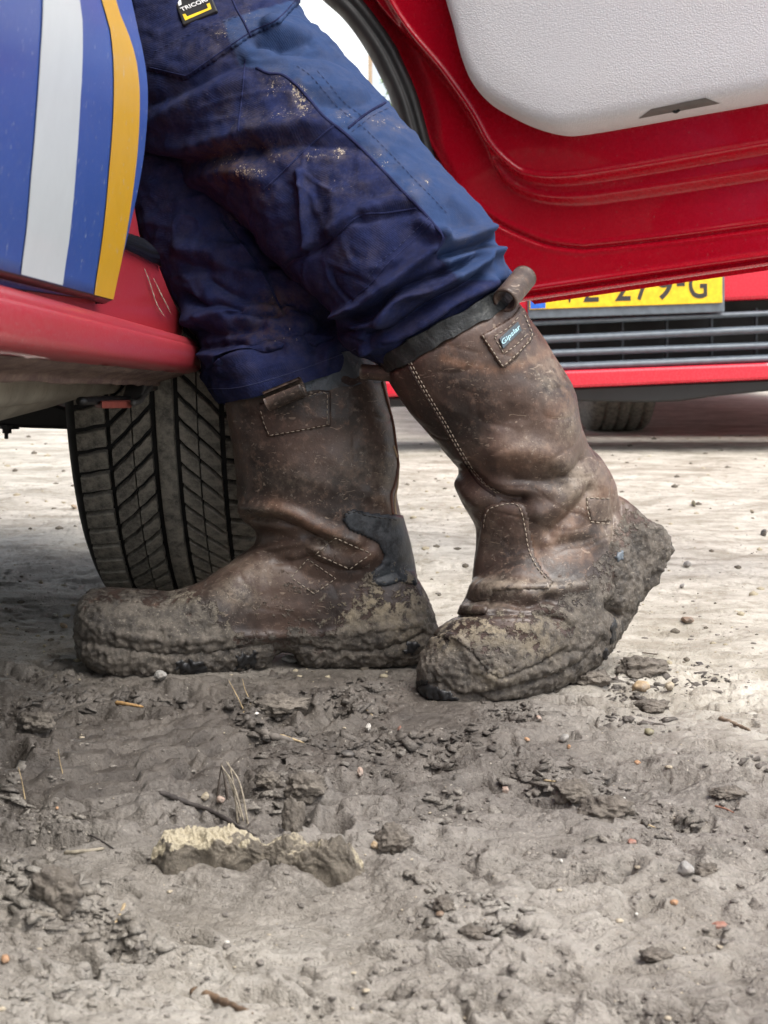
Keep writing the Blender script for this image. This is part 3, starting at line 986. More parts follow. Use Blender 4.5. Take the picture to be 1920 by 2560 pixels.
box('seat_back', (-.95, 1.12, .62), (-.42, 1.26, 1.25), MT['black'], van, 0.05)

# front wheel: carcass, centre rib, tread blocks
WC = np.array([-.227, 1.90, .318]); WR = .318
def revolve(profile, n=96, c=WC):
    p = np.array(profile); ph = np.linspace(0, 2 * np.pi, n, endpoint=False)
    v = np.zeros((n, len(p), 3))
    v[:, :, 0] = c[0] + p[None, :, 0]
    v[:, :, 1] = c[1] + p[None, :, 1] * np.cos(ph)[:, None]
    v[:, :, 2] = c[2] + p[None, :, 1] * np.sin(ph)[:, None]
    f = gridfaces(n, len(p)); last = []
    k = len(p)
    for j in range(k - 1): last.append([(n - 1) * k + j, (n - 1) * k + j + 1, j + 1, j])
    return v.reshape(-1, 3), np.vstack([f, np.array(last)])
R0 = WR - .0085
car_p = [(-.085, .19), (-.098, .205), (-.110, .25), (-.1085, .285), (-.1035, R0 - .012), (-.099, R0 - .004), (-.094, R0 - .001), (-.05, R0), (0, R0 + .0005), (.05, R0), (.094, R0 - .001), (.099, R0 - .004), (.1035, R0 - .012), (.1085, .285), (.110, .25), (.098, .205), (.085, .19)]
v, f = revolve(car_p)
wheel = mk('front_wheel', v, f, plain('groove_rubber', (0.010, 0.010, 0.010), 0.8), van, label='front tyre with chevron tread caked in grey dirt')
v, f = revolve([(-.0095, R0), (-.009, WR - .001), (-.008, WR), (.008, WR), (.009, WR - .001), (.0095, R0)])
mk('centre_rib', v, f, MT['tread'], wheel)
v, f = revolve([(-.084, .19), (-.06, .185), (-.03, .12), (-.03, .03), (.03, .03), (.05, .12), (.07, .185), (.084, .19)])
mk('rim', v, f, MT['dirty_metal'], wheel)
NP = 78; DP = 2 * math.pi / NP
def goff(ax):
    ax = np.asarray(ax)
    return np.where(ax < .058, 1.05 * (ax - .0145), 1.05 * .0435 + 0.22 * (ax - .058)) / WR
def block_mesh(x0, x1, side, h0, h1, seed):
    """one tread block; angle measured from straight down towards the camera"""
    nx = 4
    xs = np.linspace(x0, x1, nx)
    gap = 0.0064 / WR
    lo = []; hi = []
    jit = 0.0007 * np.sin(np.arange(nx) * 2.3 + seed)
    for i, ax in enumerate(xs):
        off = -goff(ax)
        a0 = off + h0 * DP + (gap / 2 if h0 == 0 else 0.0008 / WR); a1 = off + h1 * DP - (gap / 2 if h1 == 1 else 0.0008 / WR)
        lo.append((ax, a0 + jit[i] / WR, a1 + jit[i] / WR))
    v = []
    drop = lambda ax: 0.0 if ax < .075 else (ax - .075) * 0.16
    for (ax, a0, a1) in lo:
        for (a, r, ins) in ((a0, R0 - .003, 0), (a0, WR - .0012 - drop(ax), 1), (a0 + .003, WR - drop(ax), 1), (a1 - .003, WR - drop(ax), 1), (a1, WR - .0012 - drop(ax), 1), (a1, R0 - .003, 0)):
            v.append((side * ax, -r * math.sin(a), -r * math.cos(a)))
    f = [tuple(int(i) for i in q) for q in gridfaces(nx, 6)]
    f += [tuple(range(6))[::-1], tuple(range((nx - 1) * 6, nx * 6))]
    me = bpy.data.meshes.new('tread_block'); me.from_pydata(v, [], f)
    bm = bmesh.new(); bm.from_mesh(me); bmesh.ops.recalc_face_normals(bm, faces=bm.faces); bm.to_mesh(me); bm.free()
    me.materials.append(MT['tread'])
    return me
blocks = []
for side in (-1, 1):
    for (x0, x1) in ((.0150, .0333), (.0350, .0565), (.0622, .0930)):
        if x0 > .06:
            blocks.append((block_mesh(x0, x1, side, 0, 1, x0 * 90), side))
        else:
            blocks.append((block_mesh(x0, x1, side, 0, 1, x0 * 90 + side), side))
rest = []
for me, side in blocks:
    vb = np.array([x.co[:] for x in me.vertices]); fb = [tuple(p.vertices) for p in me.polygons]
    for k in range(NP):
        ang = k * DP + (0.5 * DP if side > 0 else 0)
        if math.radians(8) < ang < math.radians(105):
            b = bpy.data.objects.new('tread_block', me)
            put(b, wheel); b.location = WC; b.rotation_euler = (-ang, 0, 0)
        else:
            cs, sn = math.cos(-ang), math.sin(-ang)
            q = vb.copy(); q[:, 1] = vb[:, 1] * cs - vb[:, 2] * sn; q[:, 2] = vb[:, 1] * sn + vb[:, 2] * cs
            rest.append((q + WC, fb))
v, f = join(rest)
mk('hidden_tread', v, f, MT['tread'], wheel, kind='stuff', smooth=False)
lph = np.radians(np.linspace(5, 170, 40))
lv = np.array([[(x_, WC[1] - .328 * math.cos(a_), WC[2] + .328 * math.sin(a_)) for x_ in (-.40, -.30, -.20, -.13)] for a_ in lph])
mk('wheel_housing', lv.reshape(-1, 3), gridfaces(40, 4), MT['black'], van)

# ---- open front door: inner shell, rubber, trim
TH = math.radians(58)
D0 = np.array([-.15, 2.40, 0.0]); DN = np.array([-math.cos(TH), -math.sin(TH), 0.0]); DD = np.array([math.sin(TH), -math.cos(TH), 0])
def PD(px, py, off=0.0):
    d = ray(px, py)
    t = ((D0 + off * DN - CAM) @ DN) / (d @ DN)
    return CAM + t[..., None] * d
Lc = [(1250, 757), (1180, 690), (1130, 570), (1085, 460), (1050, 386), (1036, 301), (1019, 241), (995, 181), (963, 113), (927, 60), (881, 0), (830, -80), (740, -150), (640, -220), (600, -300), (590, -380), (590, -480)]
Rc = [(2400, 610), (2400, 560), (2400, 480), (2400, 400), (2400, 320), (2400, 250), (2400, 180), (2400, 120), (2400, 60), (2400, 0), (2400, -60), (2400, -130), (2400, -200), (2400, -280), (2400, -400), (2400, -700), (2400, -1300)]
Lr = resample(smooth_poly(Lc, 10), 420); Rr = np.stack([np.full(420, 2400.0), np.interp(Lr[:, 1], [-480, 0, 757], [-480, 0, 586])], 1)
tt = np.linspace(0, 1, 380) ** 1.15
gx = Lr[:, 0][:, None] * (1 - tt) + Rr[:, 0][:, None] * tt
gy = Lr[:, 1][:, None] * (1 - tt) + Rr[:, 1][:, None] * tt
dp = PD(gx, gy).reshape(-1, 3); fx = gx.ravel(); fy = gy.ravel()
def stepline(poly):             # signed distance: + on the upper-right side
    p = smooth_poly(poly, 8)
    d = dist_poly(fx, fy, p)
    big = list(map(tuple, p)) + [(4000, p[-1][1]), (4000, -3000), (p[0][0], -3000)]
    return np.where(inside(fx, fy, big), d, -d)
off = np.zeros(len(fx))
lB = stepline([(860, -300), (1000, 20), (1130, 190), (1200, 290), (1245, 370), (1300, 425), (1350, 448), (1440, 452), (1600, 430), (1920, 375), (2400, 292)])
lA = stepline([(820, -300), (930, -20), (1060, 130), (1150, 240), (1215, 345), (1260, 440), (1320, 485), (1420, 502), (1560, 490), (1920, 436), (2400, 355)])
lD = dist_poly(fx, fy, smooth_poly([(1000, 200), (1045, 330), (1085, 400), (1130, 465), (1230, 548), (1350, 604), (1440, 620), (1500, 618), (1700, 596), (1920, 566), (2400, 500)], 8))
off += 0.016 * sstep(lB, -16, 6) + 0.014 * sstep(lA, -14, 8)
off += 0.003 * np.exp(-((lB - 8) / 6) ** 2) + 0.0025 * np.exp(-((lA - 9) / 6) ** 2)
off += -0.0045 * np.exp(-(lD / 5.0) ** 2) + 0.0015 * np.exp(-((lD - 11) / 6) ** 2)
off += 0.004 * sstep(-lA, 20, 180)
lE = dist_poly(fx, fy, [(1240, 747), (1335, 735), (1600, 696), (1920, 651), (2400, 583)])
off += -0.006 * np.exp(-(lE / 6) ** 2) + 0.004 * np.exp(-((lE - 12) / 8) ** 2)
# flange beside the rubber
lF = dist_poly(fx, fy, Lr)
off -= 0.014 * sstep(lF, 70, 10)
nr_, nc_ = 420, 380
pts = dp + off[:, None] * DN
front_door = mk('front_door', pts, gridfaces(nr_, nc_), MT['red'], van, label='open red front door seen from inside')
out = dp.reshape(nr_, nc_, 3)[::6, ::6] - DN * 0.11
mk('door_skin', out.reshape(-1, 3), gridfaces(out.shape[0], out.shape[1]), MT['red'], front_door)
# door edges: bottom lip and arch return
bot_in = (pts.reshape(nr_, nc_, 3))[0]; lip = np.stack([bot_in, bot_in - DN * 0.004 + (0, 0, -.003), bot_in - DN * 0.02 + (0, 0, -.002), bot_in - DN * 0.112 + (0, 0, .014)], 0)
mk('bottom_flange', lip.reshape(-1, 3), gridfaces(4, nc_), MT['red'], front_door)
# wheel-arch rubber
ro = [(700, -110), (760, -50), (806, 0), (854, 43), (893, 92), (924, 142), (951, 193), (968, 229), (982, 270), (1000, 330), (1012, 390), (1040, 470), (1085, 580), (1140, 700)]
ri = [(740, -150), (830, -80), (907, 0), (953, 60), (989, 113), (1005, 147), (1021, 181), (1034, 211), (1045, 241), (1055, 275), (1062, 301), (1105, 450), (1150, 560), (1200, 680)]
ro = resample(smooth_poly(ro, 8), 120); ri = resample(smooth_poly(ri, 8), 120)
rw = []
for t, o_ in ((0, -.05), (0, -.012), (.06, .004), (.2, .014), (.38, .018), (.55, .014), (.62, .008), (.70, .012), (.85, .010), (.97, .002), (1.0, -.012)):
    q = ro * (1 - t) + ri * t
    rw.append(PD(q[:, 0], q[:, 1], o_))
rw = np.array(rw)
mk('arch_rubber', rw.reshape(-1, 3), gridfaces(rw.shape[0], 120), MT['rubber'], front_door)
# grey padded trim
tl = [(1060, -420), (1085, -200), (1112, -60), (1130, 10), (1150, 80), (1168, 150), (1195, 215), (1235, 262), (1290, 296), (1345, 322), (1400, 338), (1450, 340), (1560, 323), (1700, 298), (1850, 272), (2000, 245), (2200, 208), (2320, 150), (2330, 0), (2320, -420)]
tl = resample(smooth_poly(tl, 8), 260)
base = PD(tl[:, 0], tl[:, 1], 0.028)
s_ = (base - D0) @ DD; z_ = base[:, 2]
tan_s = np.gradient(s_); tan_z = np.gradient(z_); L_ = np.hypot(tan_s, tan_z); ns_, nz_ = -tan_z / L_, tan_s / L_
cs_, cz_ = s_.mean(), 0.9
sg = np.sign(((cs_ - s_) * ns_ + (cz_ - z_) * nz_).sum()); ns_ *= sg; nz_ *= sg
rings = []
for ins, hh in ((0, 0), (.0, .010), (.0015, .016), (.004, .024), (.009, .034), (.013, .039), (.019, .042), (.028, .0435)):
    rings.append((s_ + ns_ * ins, z_ + nz_ * ins, hh))
for t in (.12, .3, .5, .7, .9, 1.0):
    rings.append(((s_ + ns_ * .028) * (1 - t) + cs_ * t, (z_ + nz_ * .028) * (1 - t) + cz_ * t, .0435 + .006 * t))
def dpt(s, z, hh): return D0[None, :] + s[:, None] * DD + z[:, None] * np.array([0, 0, 1]) + (0.028 + hh) * DN
tv = np.array([dpt(*r) for r in rings])
trim = mk('door_trim', tv.reshape(-1, 3), gridfaces(len(rings), 260), MT['trim'], front_door, label='light grey grained plastic door trim')
TB = bvh_of(trim)
def onto(name, poly, lift, mat, parent, bv, n=10):
    p = np.array(poly, float)
    a_ = resample(p[[0, 3]], n); b_ = resample(p[[1, 2]], n)
    q = a_[None] * (1 - np.linspace(0, 1, n))[:, None, None] + b_[None] * np.linspace(0, 1, n)[:, None, None]
    w_, n_ = on_surface(bv, q.reshape(-1, 2), lift)
    print('onto', name, len(w_), n * n)
    if len(w_) == n * n: return mk(name, w_, gridfaces(n, n), mat, parent)
onto('grip_recess_shade', [(1628, 272), (1764, 244), (1800, 258), (1596, 296)], 0.0006, MT['recess_shade'], trim, TB)  # flat dark plate, the recess's shade put into its colour
pts_, nn_ = on_surface(TB, resample(np.array([(1684, 276), (1690, 279), (1698, 273)], float), 5), 0.0012)
if len(pts_) > 2: v, f = tube(pts_, 0.002, 6); mk('grip_hole_shade', v, f, MT['black'], trim)  # raised black tube, the hole's shade put into its colour

# ------------------------------------------------------------------ the red vehicle behind
YB = 4.1
car = empty('red_car', (0.9, 5.2, 0.03), label='red vehicle facing us with a yellow number plate above its slatted black grille', cat='car')
prism_px('bumper', [(930, 640), (1500, 560), (2500, 470), (2500, 728), (1920, 748), (1700, 757), (1300, 792), (930, 806)], YB, 0.25, MT['red_far'], car, 0.01)
prism_px('grille_back', [(930, 790), (2500, 720), (2500, 900), (930, 960)], YB + .22, 0.05, MT['black'], car, 0.004)
for (y0, y1, th) in ((824, 783, 15), (868, 823, 21), (899, 863, 19), (936, 896, 22)):
    a_ = P(930, y0, YB + .02); b_ = P(2500, y1 - (y0 - y1) * 0.58, YB + .02)
    pth = np.array([a_ * (1 - t) + b_ * t for t in np.linspace(0, 1, 12)])
    v, f = tube(pth, th / 2 * YB / F, 12, aspect=2.2, flat=np.tile([0, 1.0, 0], (12, 1)))
    mk('grille_slat', v, f, MT['slat'], car)
for x in (1334, 1445, 1557, 1668, 1780, 1892):
    prism_px('grille_bar', [(x - 3, 770), (x + 3, 770), (x + 3, 925), (x - 3, 925)], YB + .10, 0.02, MT['slat'], car, 0.001)
prism_px('lower_bumper', [(905, 955), (1400, 927), (1920, 907), (2500, 884), (2500, 925), (1920, 949), (1430, 970), (905, 996)], YB - .03, 0.3, MT['red_far'], car, 0.008)
prism_px('valance', [(905, 996), (1430, 969), (1920, 948), (2500, 924), (2500, 955), (1920, 978), (1780, 992), (1700, 1003), (1630, 1006), (1430, 1003), (1200, 1012), (905, 1020)], YB + .0, 0.35, MT['black'], car, 0.006)
p_ = [P(x, y, YB - .012) for x, y in [(1318, 672), (1812, 655), (1812, 780), (1320, 797)]]
bm_obj('plate_holder', prism(p_, (0, .012, 0), .003), MT['slat'], car)
pl = [P(x, y, YB - .018) for x, y in [(1324, 668), (1806, 652), (1806, 757), (1324, 774)]]
plate = bm_obj('number_plate', prism(pl, (0, .005, 0), .002), MT['yellow_plate'], car, label='yellow number plate reading VZ-279-G')
eb = [P(x, y, YB - .0188) for x, y in [(1326, 671), (1364, 670), (1364, 770), (1326, 772)]]
bm_obj('blue_band', prism(eb, (0, .003, 0), .0005), MT['eu_blue'], plate)

def text_mesh(body, size_w, origin, ux, uy, name, mat, parent, extrude=0.0006, height=None, width_of=None, bold=0.0):
    cu = bpy.data.curves.new('t', 'FONT'); cu.body = body; cu.size = 1.0; cu.extrude = 0.0; cu.offset = bold
    o = bpy.data.objects.new('t', cu); COL.objects.link(o)
    dg = bpy.context.evaluated_depsgraph_get()
    me = bpy.data.meshes.new_from_object(o.evaluated_get(dg)); bpy.data.objects.remove(o)
    v = np.array([x.co[:] for x in me.vertices]); f = [tuple(p.vertices) for p in me.polygons]
    lo, hi = v.min(0), v.max(0)
    q = (v - lo) / np.where(hi - lo > 1e-6, hi - lo, 1)
    ux = np.array(ux); uy = np.array(uy); nrm = np.cross(ux, uy); nrm /= np.linalg.norm(nrm)
    w3 = np.array(origin) + q[:, :1] * ux + q[:, 1:2] * uy + nrm * extrude
    back = w3 - nrm * extrude * 1.6
    m_ = len(w3)
    ff = f + [tuple(i + m_ for i in p[::-1]) for p in f]
    ec = {}
    for p in f:
        for i in range(len(p)):
            e_ = (p[i], p[(i + 1) % len(p)]); ec[tuple(sorted(e_))] = ec.get(tuple(sorted(e_)), []) + [e_]
    for k_, e_ in ec.items():
        if len(e_) == 1: a_, b_ = e_[0]; ff.append((b_, a_, a_ + m_, b_ + m_))
    return mk(name, np.vstack([w3, back]), ff, mat, parent, smooth=False)
for ch, x0, x1 in (('V', 1404, 1444), ('Z', 1458, 1498), ('-', 1512, 1528), ('2', 1538, 1577), ('7', 1590, 1626), ('9', 1640, 1682), ('-', 1692, 1712), ('G', 1722, 1768)):
    yb = 757 - (x0 - 1404) * 0.032; ht = 72
    if ch == '-': yb -= 32; ht = 9
    o3 = P(x0, yb, YB - .0185); u3 = P(x1, yb - (x1 - x0) * .032, YB - .0185) - o3; w3 = P(x0, yb - ht, YB - .0185) - o3
    text_mesh(ch, 1, o3, u3, w3, 'plate_character', MT['ink'], plate, bold=0.012)
# tyre under it
def far_wheel(cx, cy, name):
    c = np.array([cx, cy, .30 + .031])
    v, f = revolve([(-.07, .17), (-.10, .20), (-.105, .25), (-.098, .285), (-.085, .297), (-.062, .30), (-.058, .293), (-.052, .293), (-.048, .30), (-.020, .302), (-.016, .294), (-.010, .294), (-.006, .302), (.016, .302), (.020, .294), (.026, .294), (.030, .301), (.056, .30), (.060, .293), (.066, .293), (.070, .299), (.086, .296), (.098, .285), (.105, .25), (.10, .20), (.07, .17)], 72, c)
    mk(name, v, f, MT['tread'], car)
far_wheel(P(1535, 1075, 5.0)[0], 5.0, 'wheel')
far_wheel(2.0, 5.0, 'wheel')
# bonnet, cabin and screen behind the bumper
side = [(4.55, .30), (4.55, .62), (4.62, .78), (5.3, .92), (6.0, 1.45), (8.4, 1.5), (8.6, .9), (8.6, .30)]
body = prism([(0.22, y, z) for y, z in side], (1.95, 0, 0), 0.05, 3)
bm_obj('car_body', body, MT['red_far'], car)
bm_obj('windscreen', prism([(0.4, 5.33, .955), (2.0, 5.33, .955), (2.0, 5.97, 1.40), (0.4, 5.97, 1.40)], (0, -.012, .014), 0.004), plain('dark_glass', (0.02, 0.025, 0.03), 0.08), car)

# ------------------------------------------------------------------ the person
def skin_mesh(nodes, edges, name, mat, parent=None, **kw):
    me = bpy.data.meshes.new(name)
    me.from_pydata([n[0] for n in nodes], edges, [])
    o = bpy.data.objects.new(name, me); COL.objects.link(o)
    sm = o.modifiers.new('skin', 'SKIN'); sm.use_smooth_shade = True
    sb = o.modifiers.new('sub', 'SUBSURF'); sb.levels = 1; sb.render_levels = 1
    for i, n in enumerate(nodes):
        r = n[1] if isinstance(n[1], tuple) else (n[1], n[1])
        me.skin_vertices[0].data[i].radius = r
        me.skin_vertices[0].data[i].use_root = (i == 0)
    dg = bpy.context.evaluated_depsgraph_get()
    res = bpy.data.meshes.new_from_object(o.evaluated_get(dg)); bpy.data.objects.remove(o)
    res.materials.clear(); res.materials.append(mat)
    return put(bpy.data.objects.new(name, res), parent, **kw)

hipR = P(430, 60, 1.60); kneeR = P(1000, 620, 1.47); ankR = P(1300, 1230, 1.475); toeR = P(1340, 1470, 1.465)
hipL = P(330, 180, 1.72); kneeL = P(600, 640, 1.60); ankL = P(810, 1270, 1.547); toeL = P(830, 1500, 1.55)
pel = (hipR + hipL) / 2 + (-.04, .04, .03)
nd = [(pel, .085), (pel + (-.01, .0, .22), (.10, .08)), (pel + (-.02, 0, .43), (.13, .09)), (pel + (-.02, 0, .53), .05), (pel + (-.01, -.01, .62), .085), (pel + (0, -.02, .72), .075),
      (hipR, .062), (kneeR, .048), (ankR, .032), (toeR, .026), (hipL, .062), (kneeL, .048), (ankL, .032), (toeL, .026),
      (pel + (.03, -.19, .45), .045), (pel + (.05, -.23, .24), .038), (pel + (.10, -.08, .27), .030), (pel + (.0, .19, .45), .045), (pel + (.05, .23, .24), .038), (pel + (.12, .08, .27), .030)]
ed = [(0, 1), (1, 2), (2, 3), (3, 4), (4, 5), (0, 6), (6, 7), (7, 8), (8, 9), (0, 10), (10, 11), (11, 12), (12, 13), (2, 14), (14, 15), (15, 16), (2, 17), (17, 18), (18, 19)]
person = skin_mesh([(tuple(a), b) for a, b in nd], ed, 'person', MT['skin'], label='person in navy work trousers and muddy brown boots sitting sideways in the van doorway', cat='person')
jn = [0, 1, 2, 14, 15, 16, 17, 18, 19]; jm = {k: i for i, k in enumerate(jn)}
skin_mesh([(tuple(nd[k][0]), tuple(np.array(nd[k][1]) * 1.18 + .006) if isinstance(nd[k][1], tuple) else nd[k][1] * 1.25 + .006) for k in jn], [(jm[a], jm[b]) for a, b in ed if a in jm and b in jm], 'jacket', MT['cloth_dark'], person)

# ---- trousers: two lofted legs with folds pressed into them
NPH, NST = 300, 380
legR = [  # outline lower-left point, upper-right point
    (120, 60, 620, -330, 1.66, 1.66, .10, 2.2),
    (200, 230, 700, -120, 1.64, 1.62, .10, 2.2),
    (300, 360, 745, 15, 1.61, 1.60, .098, 2.2),
    (400, 415, 790, 80, 1.58, 1.57, .095, 2.2),
    (480, 465, 846, 116, 1.555, 1.55, .092, 2.2),
    (555, 520, 925, 204, 1.53, 1.52, .088, 2.2),
    (620, 572, 1026, 328, 1.505, 1.50, .084, 2.15),
    (680, 636, 1122, 451, 1.48, 1.48, .081, 2.1),
    (730, 672, 1190, 522, 1.465, 1.465, .079, 2.1),
    (775, 712, 1228, 562, 1.455, 1.46, .078, 2.1),
    (822, 757, 1240, 612, 1.45, 1.46, .077, 2.1),
    (842, 800, 1262, 660, 1.45, 1.46, .076, 2.1),
    (842, 845, 1276, 692, 1.45, 1.46, .074, 2.1),
    (880, 885, 1262, 716, 1.45, 1.46, .069, 2.1),
    (930, 905, 1248, 735, 1.45, 1.46, .060, 2.1),
    (965, 925, 1235, 760, 1.45, 1.46, .055, 2.1),
    (985, 960, 1250, 800, 1.45, 1.46, .052, 2.1)]
legL = [
    (150, 60, 560, -60, 1.70, 1.70, .085, 2.2),
    (230, 240, 600, 180, 1.67, 1.66, .078, 2.2),
    (290, 400, 640, 380, 1.63, 1.63, .070, 2.2),
    (335, 545, 680, 520, 1.595, 1.60, .066, 2.2),
    (385, 655, 722, 620, 1.575, 1.585, .065, 2.2),
    (430, 735, 770, 690, 1.565, 1.575, .065, 2.2),
    (468, 805, 815, 740, 1.56, 1.565, .067, 2.2),
    (497, 850, 850, 790, 1.555, 1.56, .070, 2.2),
    (506, 890, 872, 832, 1.55, 1.555, .073, 2.2),
    (506, 930, 888, 862, 1.55, 1.55, .075, 2.2),
    (512, 962, 896, 880, 1.55, 1.545, .076, 2.2),
    (535, 992, 900, 896, 1.545, 1.54, .074, 2.2),
    (552, 1003, 898, 905, 1.545, 1.54, .072, 2.2)]
vR, fR = loft(legR, NPH, NST)
vL, fL = loft(legL, NPH, NST)
c5 = lambda p: crop(p, 500, 500); c2u = lambda p: crop(p, 640, 0); c1u = lambda p: crop(p, 0, 0); c4 = lambda p: crop(p, 0, 500)
featR = [
    (c1u([(940, 930), (1200, 975), (1450, 900), (1659, 850)]) + c2u([(200, 820), (450, 800)]), 26, .006),
    (c1u([(950, 1080), (1150, 1090), (1400, 1020), (1600, 960)]), 34, -.010),
    (c1u([(1150, 1180), (1300, 1130), (1500, 1090), (1659, 1150)]), 30, .006),
    (c2u([(0, 960), (250, 930), (480, 940), (640, 950)]), 24, -.004),
    (c2u([(280, 1120), (300, 1300), (320, 1600)]), 9, .006),
    (c2u([(220, 1200), (240, 1400), (270, 1560)]), 22, -.0035),
    (c2u([(380, 1180), (390, 1400), (400, 1600)]), 34, -.003),
    (c2u([(500, 1500), (700, 1380), (900, 1320), (1000, 1290)]), 20, .006),
    (c2u([(680, 1430), (850, 1400), (1000, 1370)]), 12, -.004),
    (c5([(600, 395), (780, 300), (950, 180), (1050, 110)]), 9, -.005),
    (c5([(420, 300), (600, 400), (700, 520), (850, 690)]), 28, .004),
    # cuff folds
    (c5([(920, 740), (1060, 660), (1200, 560), (1400, 410), (1540, 300), (1570, 220)]), 13, .009),
    (c5([(950, 790), (1080, 740), (1250, 610), (1420, 530), (1659, 430)]) + [(1190, 640)], 10, -.011),
    (c5([(1000, 830), (1150, 800), (1300, 640), (1480, 590), (1659, 500)]) + [(1210, 655)], 13, .009),
    (c5([(1020, 800), (1100, 780)]), 12, -.006),
    (c5([(900, 850), (1000, 850), (1130, 830)]) , 11, -.008),
    (c5([(1080, 900), (1250, 850), (1400, 740), (1550, 640), (1659, 590)]) + [(1200, 690)], 11, -.009),
    (c5([(1060, 960), (1250, 890), (1450, 780), (1659, 640)]) + [(1230, 705)], 12, .007),
    (c5([(1100, 930), (1300, 900), (1500, 800), (1659, 700)]), 8, -.005),
    ([(1050, 560), (1110, 600), (1150, 600), (1215, 575)], 14, .007),
    ([(1100, 640), (1150, 628), (1230, 602)], 9, -.010),
    ([(1120, 660), (1180, 640), (1240, 632)], 12, .007),
    ([(1130, 500), (1170, 540), (1200, 585)], 16, .004),
    (c2u([(150, 300), (300, 330), (480, 340), (640, 420), (760, 560)]), 20, -.006),
    (c2u([(100, 180), (200, 200), (330, 240)]), 18, .006),
    (c2u([(0, 270), (150, 270), (350, 260)]), 14, -.007),
    (c2u([(300, 560), (480, 570), (700, 600)]), 18, .0025),
    (c2u([(420, 680), (600, 690), (760, 660)]), 16, -.0025),
    ([(870, 322), (915, 285), (964, 258)], 8, -.002),
    ([(380, 300), (450, 265), (560, 215), (610, 205)], 30, .005), ([(370, 260), (430, 240), (600, 150)], 22, -.005),
]
featL = [
    (c4([(1180, 620), (1300, 690), (1420, 680), (1560, 720)]) + c5([(200, 740), (500, 730)]), 12, -.008),
    (c4([(1250, 760), (1400, 720), (1600, 760)]), 20, .007),
    (c5([(0, 870), (150, 860), (400, 820)]), 16, -.007), (c5([(20, 960), (180, 930), (400, 960), (520, 950)]), 12, -.007),
    (c5([(0, 1000), (200, 1020), (330, 960)]), 16, .006),
    (c5([(150, 120), (300, 300), (450, 520), (560, 720)]), 8, -.004),
    (c5([(600, 560), (700, 640), (830, 690), (880, 740)]), 18, .008), (c5([(560, 620), (700, 700), (830, 760)]), 16, -.006),
    (c5([(800, 1060), (820, 980), (900, 920)]), 12, .006), (c5([(780, 1000), (760, 900), (820, 800)]), 26, -.006),
    (c4([(1180, 320), (1400, 340), (1600, 330)]), 22, .006), (c4([(1200, 420), (1500, 460)]), 24, -.006),
    (c5([(150, 1100), (500, 1080), (790, 1010)]), 14, .003), (c5([(50, 1180), (400, 1130), (780, 1060)]), 10, -.002),
    ([(520, 700), (600, 740), (680, 745)], 16, -.006), ([(540, 660), (640, 690), (700, 690)], 16, .005),
]
def wrinkle(v, f, feats, seed, amp):
    o = mk('tmp', v, f, None)
    vv, nn = mesh_np(o); bpy.data.objects.remove(o)
    if ((nn * (vv - vv.mean(0))).sum(1)).mean() < 0: nn = -nn
    d = 1.5 * creases(vv, nn, feats)
    w1 = 1 - np.abs(perlin(vv * np.array([17, 17, 26]) + 0.8 * perlin(vv * 9, seed)[:, None], seed + 1))
    w2 = 1 - np.abs(perlin(vv * np.array([38, 38, 60]), seed + 2))
    cw = perlin(vv * np.array([11, 11, 24]) + 0.6 * perlin(vv * 20, seed + 8)[:, None], seed + 9)
    d += -0.0030 * np.exp(-(cw / .06) ** 2) * sstep(perlin(vv * 6, seed + 11), -.05, .35) + 0.0016 * np.exp(-((cw - .16) / .10) ** 2)
    d += amp * (0.0045 * (w1 - .75) + 0.0018 * (w2 - .75)) + 0.0012 * perlin(vv * 70, seed + 4) - 0.0012 * np.abs(perlin(vv * np.array([60, 60, 95]), seed + 5))
    return vv + nn * d[:, None]
vR = wrinkle(vR, fR, featR, 3, 0.55)
vL = wrinkle(vL, fL, featL, 13, 0.9)
va = np.vstack([vR, vL]); fa = np.vstack([fR, fL + len(vR)])
# roll the left hem inward so that it reads as cloth with an edge
px, py = proj(va)
isR = np.arange(len(va)) < len(vR)
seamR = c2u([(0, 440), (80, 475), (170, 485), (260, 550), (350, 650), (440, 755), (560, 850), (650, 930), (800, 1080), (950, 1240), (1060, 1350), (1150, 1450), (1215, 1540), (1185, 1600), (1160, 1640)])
lit_panel_poly = [(560, 60)] + [(600, 165)] + seamR + [(1150, 700), (1400, 700), (1400, 300), (900, 0), (760, 0)]
panel = sstep(sdist(px, py, lit_panel_poly), -3, 3) * isR  # lighter cloth plus painted sky light on the upper side
dirt = np.zeros(len(va)); stain = np.zeros(len(va))
for cx, cy, rx, ry, am in [(690, 215, 50, 40, .8), (745, 225, 30, 35, 1.2), (760, 260, 30, 40, 1.1), (710, 280, 60, 30, .75), (650, 300, 60, 30, .45), (600, 290, 60, 50, .5), (680, 380, 80, 40, .6), (850, 380, 25, 18, 1.2), (780, 390, 60, 25, .85),
                           (620, 430, 60, 30, .95), (570, 400, 60, 50, .7), (660, 470, 40, 40, .6), (860, 290, 40, 30, .7), (950, 300, 40, 25, .7), (1000, 320, 30, 15, .7), (940, 385, 50, 20, .8), (960, 410, 30, 20, .8), (1030, 470, 40, 30, .5), (1065, 455, 20, 15, .9),
                           (840, 460, 70, 40, .5), (560, 90, 40, 40, .7), (620, 50, 40, 40, .6), (900, 640, 60, 20, .4), (690, 760, 60, 40, .5), (700, 830, 70, 40, .55), (640, 840, 60, 20, .45), (580, 560, 30, 30, .6), (1170, 600, 60, 40, .4), (540, 120, 60, 40, .45), (480, 260, 80, 60, .2)]:
    q = ((px - cx) / rx) ** 2 + ((py - cy) / ry) ** 2
    dirt = np.maximum(dirt, am * np.exp(-q))
